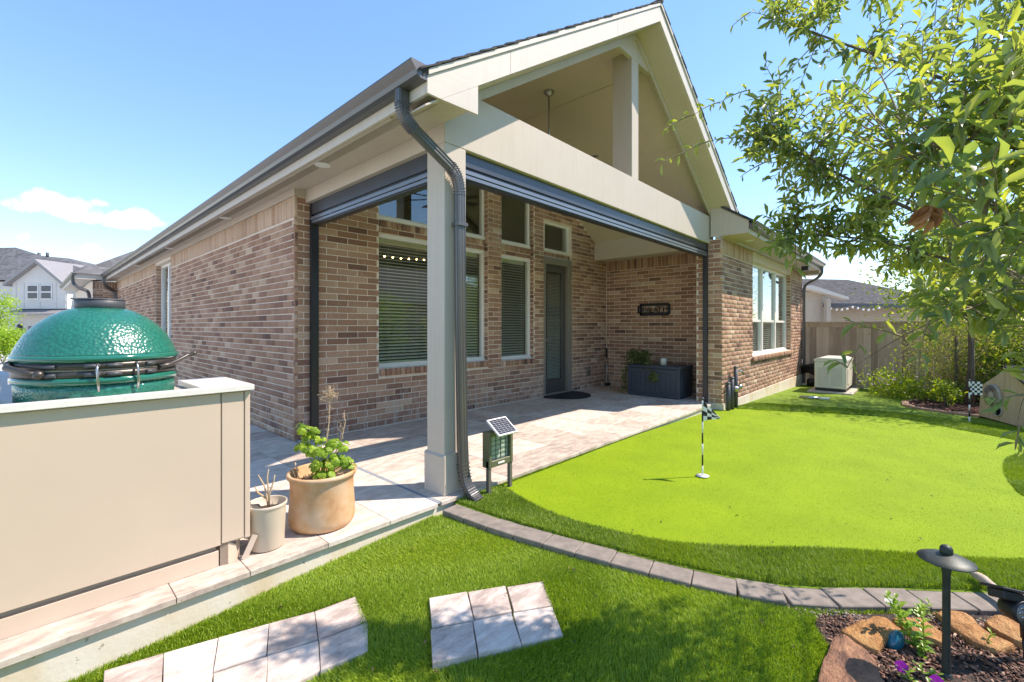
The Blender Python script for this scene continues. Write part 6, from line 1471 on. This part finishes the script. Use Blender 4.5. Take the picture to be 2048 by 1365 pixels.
bush('tall_shrub', 'tall pale green shrub against the fence behind the staked tree', 'shrub', (13.4, -1.2, gz0), (1.8, 1.8, 2.9), 6500, None, 'bush_pale', clumps=50, ll=.06, lw=.026, seed=3, stems=24, crown_z=1.5, stem_mat='drystem')
bush('garden_bush', 'dark leafy bush behind the wooden pet house', 'bush', (12.4, -1.15, gz0), (1.3, 1.3, 1.3), 3000, None, 'bush_dark', clumps=36, ll=.07, lw=.035, seed=4, crown_z=.7)
bush('garden_bush', 'bright green bush at the right edge behind the pet house', 'bush', (12.6, -2.6, gz0), (2.0, 2.0, 2.2), 3600, None, 'bush', clumps=40, ll=.07, lw=.034, seed=5, crown_z=1.1)
bush('flower_clump', 'low clump of pale pink flowers at the foot of the fence', 'flowers', (12.6, .55, gz0), (1.2, .9, .5), 1500, None, 'bush', clumps=26, ll=.06, lw=.032, seed=6, crown_z=.22, stems=6)
fl_rng = np.random.default_rng(9)
fp = [(12.5 + fl_rng.normal() * .35, .6 + fl_rng.normal() * .3, gz0 + .34 + fl_rng.uniform(-.08, .12)) for _ in range(26)]
PP, DD, NN = [], [], []
for c in fp:
    for k in range(5): a = k * 1.256; PP.append(c); DD.append((math.cos(a), math.sin(a), .3)); NN.append((-.7, 0, .8))
link('flower', leaves_mesh('flower', PP, DD, NN, .032, .034, fl_rng.uniform(0, 1, len(PP))), M['pink_petal'], bpy.data.objects['flower_clump'])
bush('flower_clump', 'low green ground plants right of the pink flowers', 'flowers', (11.9, -.05, gz0), (1.2, .8, .45), 1300, None, 'bush', clumps=22, ll=.06, lw=.03, seed=7, crown_z=.2, stems=5)
bush('small_shrub', 'small leafy shrub in the red mulch before the staked tree', 'shrub', (11.0, -.25, -.19), (.38, .38, .42), 320, None, 'bush', clumps=14, ll=.06, lw=.03, seed=8, crown_z=.25, stems=9)
M['lime']
for i, (x, y, z, sx, sz, nl, mt, lab, tr_) in enumerate((
        (17.5, -.9, -.3, 2.6, 2.6, 3200, 'bush_pale', 'pale leafy tree beyond the fence left of the staked tree', (1.6, .06)),
        (18.5, -3.2, -.3, 4.0, 3.6, 4200, 'bush', 'broad green tree beyond the fence behind the staked tree', (2.0, .09)),
        (17.0, -6.0, -.3, 4.0, 3.8, 4000, 'bush', 'green tree beyond the fence at the right edge of the picture', (2.0, .09)),
        (24.0, -4.0, -.3, 5.0, 4.0, 3600, 'bush_dark', 'dark tree far beyond the fence', (2.2, .12)))):
    bush('garden_tree', lab, 'tree', (x, y, z), (sx, sx, sz), nl, None, mt, 'trees beyond the fence', clumps=40, trunk=tr_, crown_z=tr_[0] + sz * .35, ll=.12, lw=.06, seed=20 + i, stems=14)

# ================================================================== NEIGHBOURING HOUSES
def local(px, d, rot):
    c = at(px, PCY, d); return Matrix.Translation((c.x, c.y, 0)) @ Matrix.Rotation(math.atan2(RT[1], RT[0]) + R(rot), 4, 'Z')
# white house down the street (local x runs to the right of the picture, local y away from the camera)
D1 = 38.0; K = D1 / FPX
ML = local(0, D1, -3); XA = lambda px: (px) * K; ZA = lambda py: CAMH + (PCY - py) * K
nh = thing('white_house', 'two-storey white house with grey hip roof down the street', 'house', tuple(ML.translation))
def nobj(name, m, mat, parent=nh, **k): m.xf(ML); return m.obj(name, M[mat], parent, **k)
m = MB(); m.box(-14, XA(215), 1.5, 10, -.6, ZA(560)); nobj('wall', m, 'house_white')
g0, g1, ap = XA(18), XA(134), XA(77)
m = MB(); m.prism([(g0, ZA(618)), (g1, ZA(618)), (g1, ZA(571)), (ap, ZA(524)), (g0, ZA(562))], 'y', 0.3, 2.6); gbl = nobj('gable_wall', m, 'house_white')
m = MB()
for px in (25, 42, 76, 110, 131): m.box(XA(px) - .05, XA(px) + .05, 0.26, 0.299, ZA(617), min(ZA(566), ZA(524 + abs(px - 77) * .8) - .1))
m.box(g0, g1, 0.25, 0.299, ZA(604), ZA(601)); m.obj  # batten strips
nobj('batten', m, 'house_white', gbl)
for a, b in (((ap, ZA(519)), (XA(10), ZA(566))), ((ap, ZA(519)), (XA(142), ZA(571)))):
    m = MB(); m.prism([(a[0], a[1]), (b[0], b[1]), (b[0], b[1] - .28), (a[0], a[1] - .30)], 'y', -.15, 4.6); nobj('gable_roof', m, 'house_grey')
for px in (51, 80):
    m = MB(); w = XA(23); m.box(XA(px), XA(px) + w, .22, .28, ZA(599), ZA(570)); win = nobj('window', m, 'white'); 
    m = MB(); m.box(XA(px) + .06, XA(px) + w - .06, .205, .219, ZA(584) + .03, ZA(570) - .07); m.box(XA(px) + .06, XA(px) + w - .06, .205, .219, ZA(599) + .07, ZA(585) - .03); nobj('pane', m, 'cell', win)
XB = lambda px: ((px - 1024) * 1.15 + 1024) * K; ZB = lambda py: CAMH + (PCY - py) * K * 1.15
m = MB(); z0, z1 = ZA(558), ZB(495)
m.add([(-16, 1.0, z0), (XA(225), 1.0, z0), (XA(225), 11, z0), (-16, 11, z0), (XB(23), 5.5, z1), (-18, 5.5, z1 - .2), (XB(50), 6.0, ZB(509)), (XB(125), 6.0, ZB(516))], [(0, 1, 7, 6, 4, 5), (1, 2, 7), (2, 3, 5, 4, 6, 7), (3, 0, 5)])
rf = nobj('roof', m, 'shingle_far')
for px in (66, 84):
    m = MB(); m.tube([(XB(px), 5.8, ZB(517)), (XB(px), 5.8, ZB(505))], .12, 8); nobj('vent_pipe', m, 'cap', rf)
m = MB(); m.prism([(-.9, ZA(628)), (0.6, ZA(618)), (0.6, ZA(630)), (-.9, ZA(631))], 'x', XA(22), XA(170)); aw = nobj('awning', m, 'house_grey')
for k in range(12):
    m = MB(); xx = XA(25 + k * 12); m.prism([(-.88, ZA(627.4)), (.58, ZA(617.4)), (.58, ZA(618.4)), (-.88, ZA(628.6))], 'x', xx - .02, xx + .02); nobj('seam', m, 'garage', aw)
m = MB(); m.box(XA(23), XA(190), .5, 1.4, -.6, ZA(630)); nobj('garage_wall', m, 'house_white')
m = MB(); m.box(XA(47), XA(140), .44, .499, -.6, ZA(653)); nobj('garage_door', m, 'garage')
m = MB(); m.ball((XA(30), .40, ZA(656)), .20, 0, 10, 6, (1, 1, 1.6)); nobj('wall_lantern', m, 'cap')
m = MB(); m.box(XA(8), XA(16), -.6, 0, -.6, ZA(640)); nobj('porch_post', m, 'house_white')
m = MB(); m.box(-60, 40, -60, 60, -.58, -.575); m.xf(Matrix.Translation(ML.translation)); m.obj('street', M['street'], kind='structure')
for i, (px, d, w, h, mt, lab, cz) in enumerate(((-8, 30, 2.0, 3.0, 'lime', 'small yellow-green street tree at the left edge of the picture', 2.3), (6, 22, 1.6, 1.2, 'lime', 'clipped yellow-green hedge at the left edge', .5), (-40, 24, 2.2, 1.4, 'bush', 'green hedge just left of the yellow-green one', .6))):
    c = at(px, PCY, d); bush('street_tree' if i == 0 else 'hedge', lab, 'tree' if i == 0 else 'hedge', (c.x, c.y, -.55), (w, w, h * .9), 2200, None, mt, clumps=30, trunk=(1.4, .06) if i == 0 else None, crown_z=cz + .5, ll=.14, lw=.08, seed=30 + i, stems=8)
m = MB(); c = at(60, PCY, 14.0); m.box(-30, 2, 8.5, 20, -.59, -.55); m.obj('driveway', M['street'], kind='structure')
# tan house behind the fence
D2 = 26.0; K2 = D2 / FPX
ML2 = local(1690, D2, 8); X2 = lambda px: (px - 1690) * K2; Z2 = lambda py: CAMH + (PCY - py) * K2
t2 = thing('tan_house', 'tan one-storey house with dark grey hip roof beyond the fence', 'house', tuple(ML2.translation))
def n2(name, m, mat, parent=t2): m.xf(ML2); return m.obj(name, M[mat], parent)
m = MB(); m.box(X2(1640), X2(1990), 1.2, 9, -.6, Z2(607)); n2('wall', m, 'house_tan')
m = MB(); z0 = Z2(609); m.add([(X2(1610), .2, z0), (X2(2010), .2, z0), (X2(2010), 11, z0), (X2(1610), 11, z0), (X2(1700), 6, Z2(535)), (X2(1900), 6, Z2(535))], [(0, 1, 5, 4), (1, 2, 5), (2, 3, 4, 5), (3, 0, 4)]); rf2 = n2('roof', m, 'shingle')
m = MB(); m.box(X2(1612), X2(2008), .05, .2, Z2(615), Z2(607)); n2('gutter', m, 'cap')
m = MB(); m.prism([(X2(1590), Z2(574)), (X2(1600), Z2(574)), (X2(1678), Z2(596)), (X2(1678), Z2(601)), (X2(1590), Z2(580))], 'y', -0.6, 0.15); n2('porch_roof', m, 'fascia')
m = MB(); m.box(X2(1590), X2(1637), -.1, .1, -.6, Z2(585)); n2('porch_wall', m, 'house_tan')
m = MB(); m.box(X2(1633), X2(1642), -.5, -.3, -.6, Z2(600)); n2('porch_post', m, 'house_tan')
m = MB(); m.tube([(X2(1652), 3, Z2(565)), (X2(1652), 3, Z2(557))], .1, 8); m.tube([(X2(1668), 4, Z2(553)), (X2(1668), 4, Z2(547))], .12, 8); n2('vent_pipe', m, 'cap', rf2)
m = MB(); m.box(X2(1650), X2(1660), 1.13, 1.19, Z2(641), Z2(628)); n2('window', m, 'cell')
sl2 = thing('festoon_lights', 'white bulb string hung along the eave of the tan house', 'string lights', tuple(ML2 @ Vector((0, -.2, Z2(612)))))
m = MB(); m.tube([(X2(1640 + k * 12), -.2, Z2(612 + 6 * abs(math.sin(k * .6)))) for k in range(11)], .012, 4); m.xf(ML2); m.obj('cord', M['black'], sl2)
for k in range(11):
    m = MB(); m.ball((X2(1640 + k * 12), -.2, Z2(614.5 + 6 * abs(math.sin(k * .6)))), .065, 0, 8, 6); m.xf(ML2); m.obj('bulb', M['bulb'], sl2)
# house and trees behind the photographer, seen in the window panes
rh = thing('grey_roof_house', 'house with a big grey roof behind the photographer, seen in the window panes', 'house', (14, -16, -.4))
m = MB(); m.box(5, 24, -22, -12, -.6, 2.7); m.obj('wall', M['house_tan'], rh)
m = MB(); m.add([(4.4, -11.4, 2.6), (24.6, -11.4, 2.6), (24.6, -22.6, 2.6), (4.4, -22.6, 2.6), (10, -17, 6.2), (19, -17, 6.2)], [(1, 0, 4, 5), (2, 1, 5), (3, 2, 5, 4), (0, 3, 4)]); m.obj('roof', M['shingle_far'], rh)
for i, (x, y, w, h, mt, lab) in enumerate(((10.2, -6.2, 1.5, 2.8, 'lime', 'bright conical tree reflected in the wide window'), (17.5, -5.6, 3.0, 3.6, 'bush', 'broad garden tree reflected in the wing window'), (22, -6.0, 3.4, 3.4, 'bush', 'far garden tree reflected in the wing window'), (13.0, -6.3, 1.6, 1.6, 'bush_pale', 'pale bush reflected in the wide window'))):
    bush('garden_tree', lab, 'tree', (x, y, -.3), (w, w, h), 2200, None, mt, 'trees behind the photographer', clumps=30, trunk=(.6, .06), crown_z=h * .5 + .3, ll=.10, lw=.05, seed=50 + i, stems=10)

# fallen leaves and crumbs lying on the turf
lr = np.random.default_rng(77); PP, DD, NN, LL, TT = [], [], [], [], []
for k in range(150):
    px, py = lr.uniform(150, 2030), lr.uniform(830, 1360); q = atz(px, py, -.05)
    if q.y > 2.4 or inside(BED_NEAR, q.x, q.y) or q.x > 9: continue
    on_up = inside(upper_poly, q.x, q.y)
    if not on_up and lr.uniform() < .3: continue
    z = (z_up(q.x, q.y) + .016) if on_up else (z_low(q.x, q.y) + .030)
    a = lr.uniform(0, 6.28); PP.append((q.x, q.y, z)); DD.append((math.cos(a), math.sin(a), lr.normal() * .15)); NN.append((lr.normal() * .3, lr.normal() * .3, 1)); LL.append(lr.uniform(.006, .026)); TT.append(lr.uniform(0, 1))
LL = np.array(LL); M['litter'] = mk_leaf('fallen_leaf', (0.06, 0.035, 0.018), (0.36, 0.24, 0.10), 0.15, 0.7, (1, 1, .6))
link('leaf_litter', leaves_mesh('leaf_litter', PP, DD, NN, LL, LL * .4, TT, 2.0), M['litter'], kind='stuff')
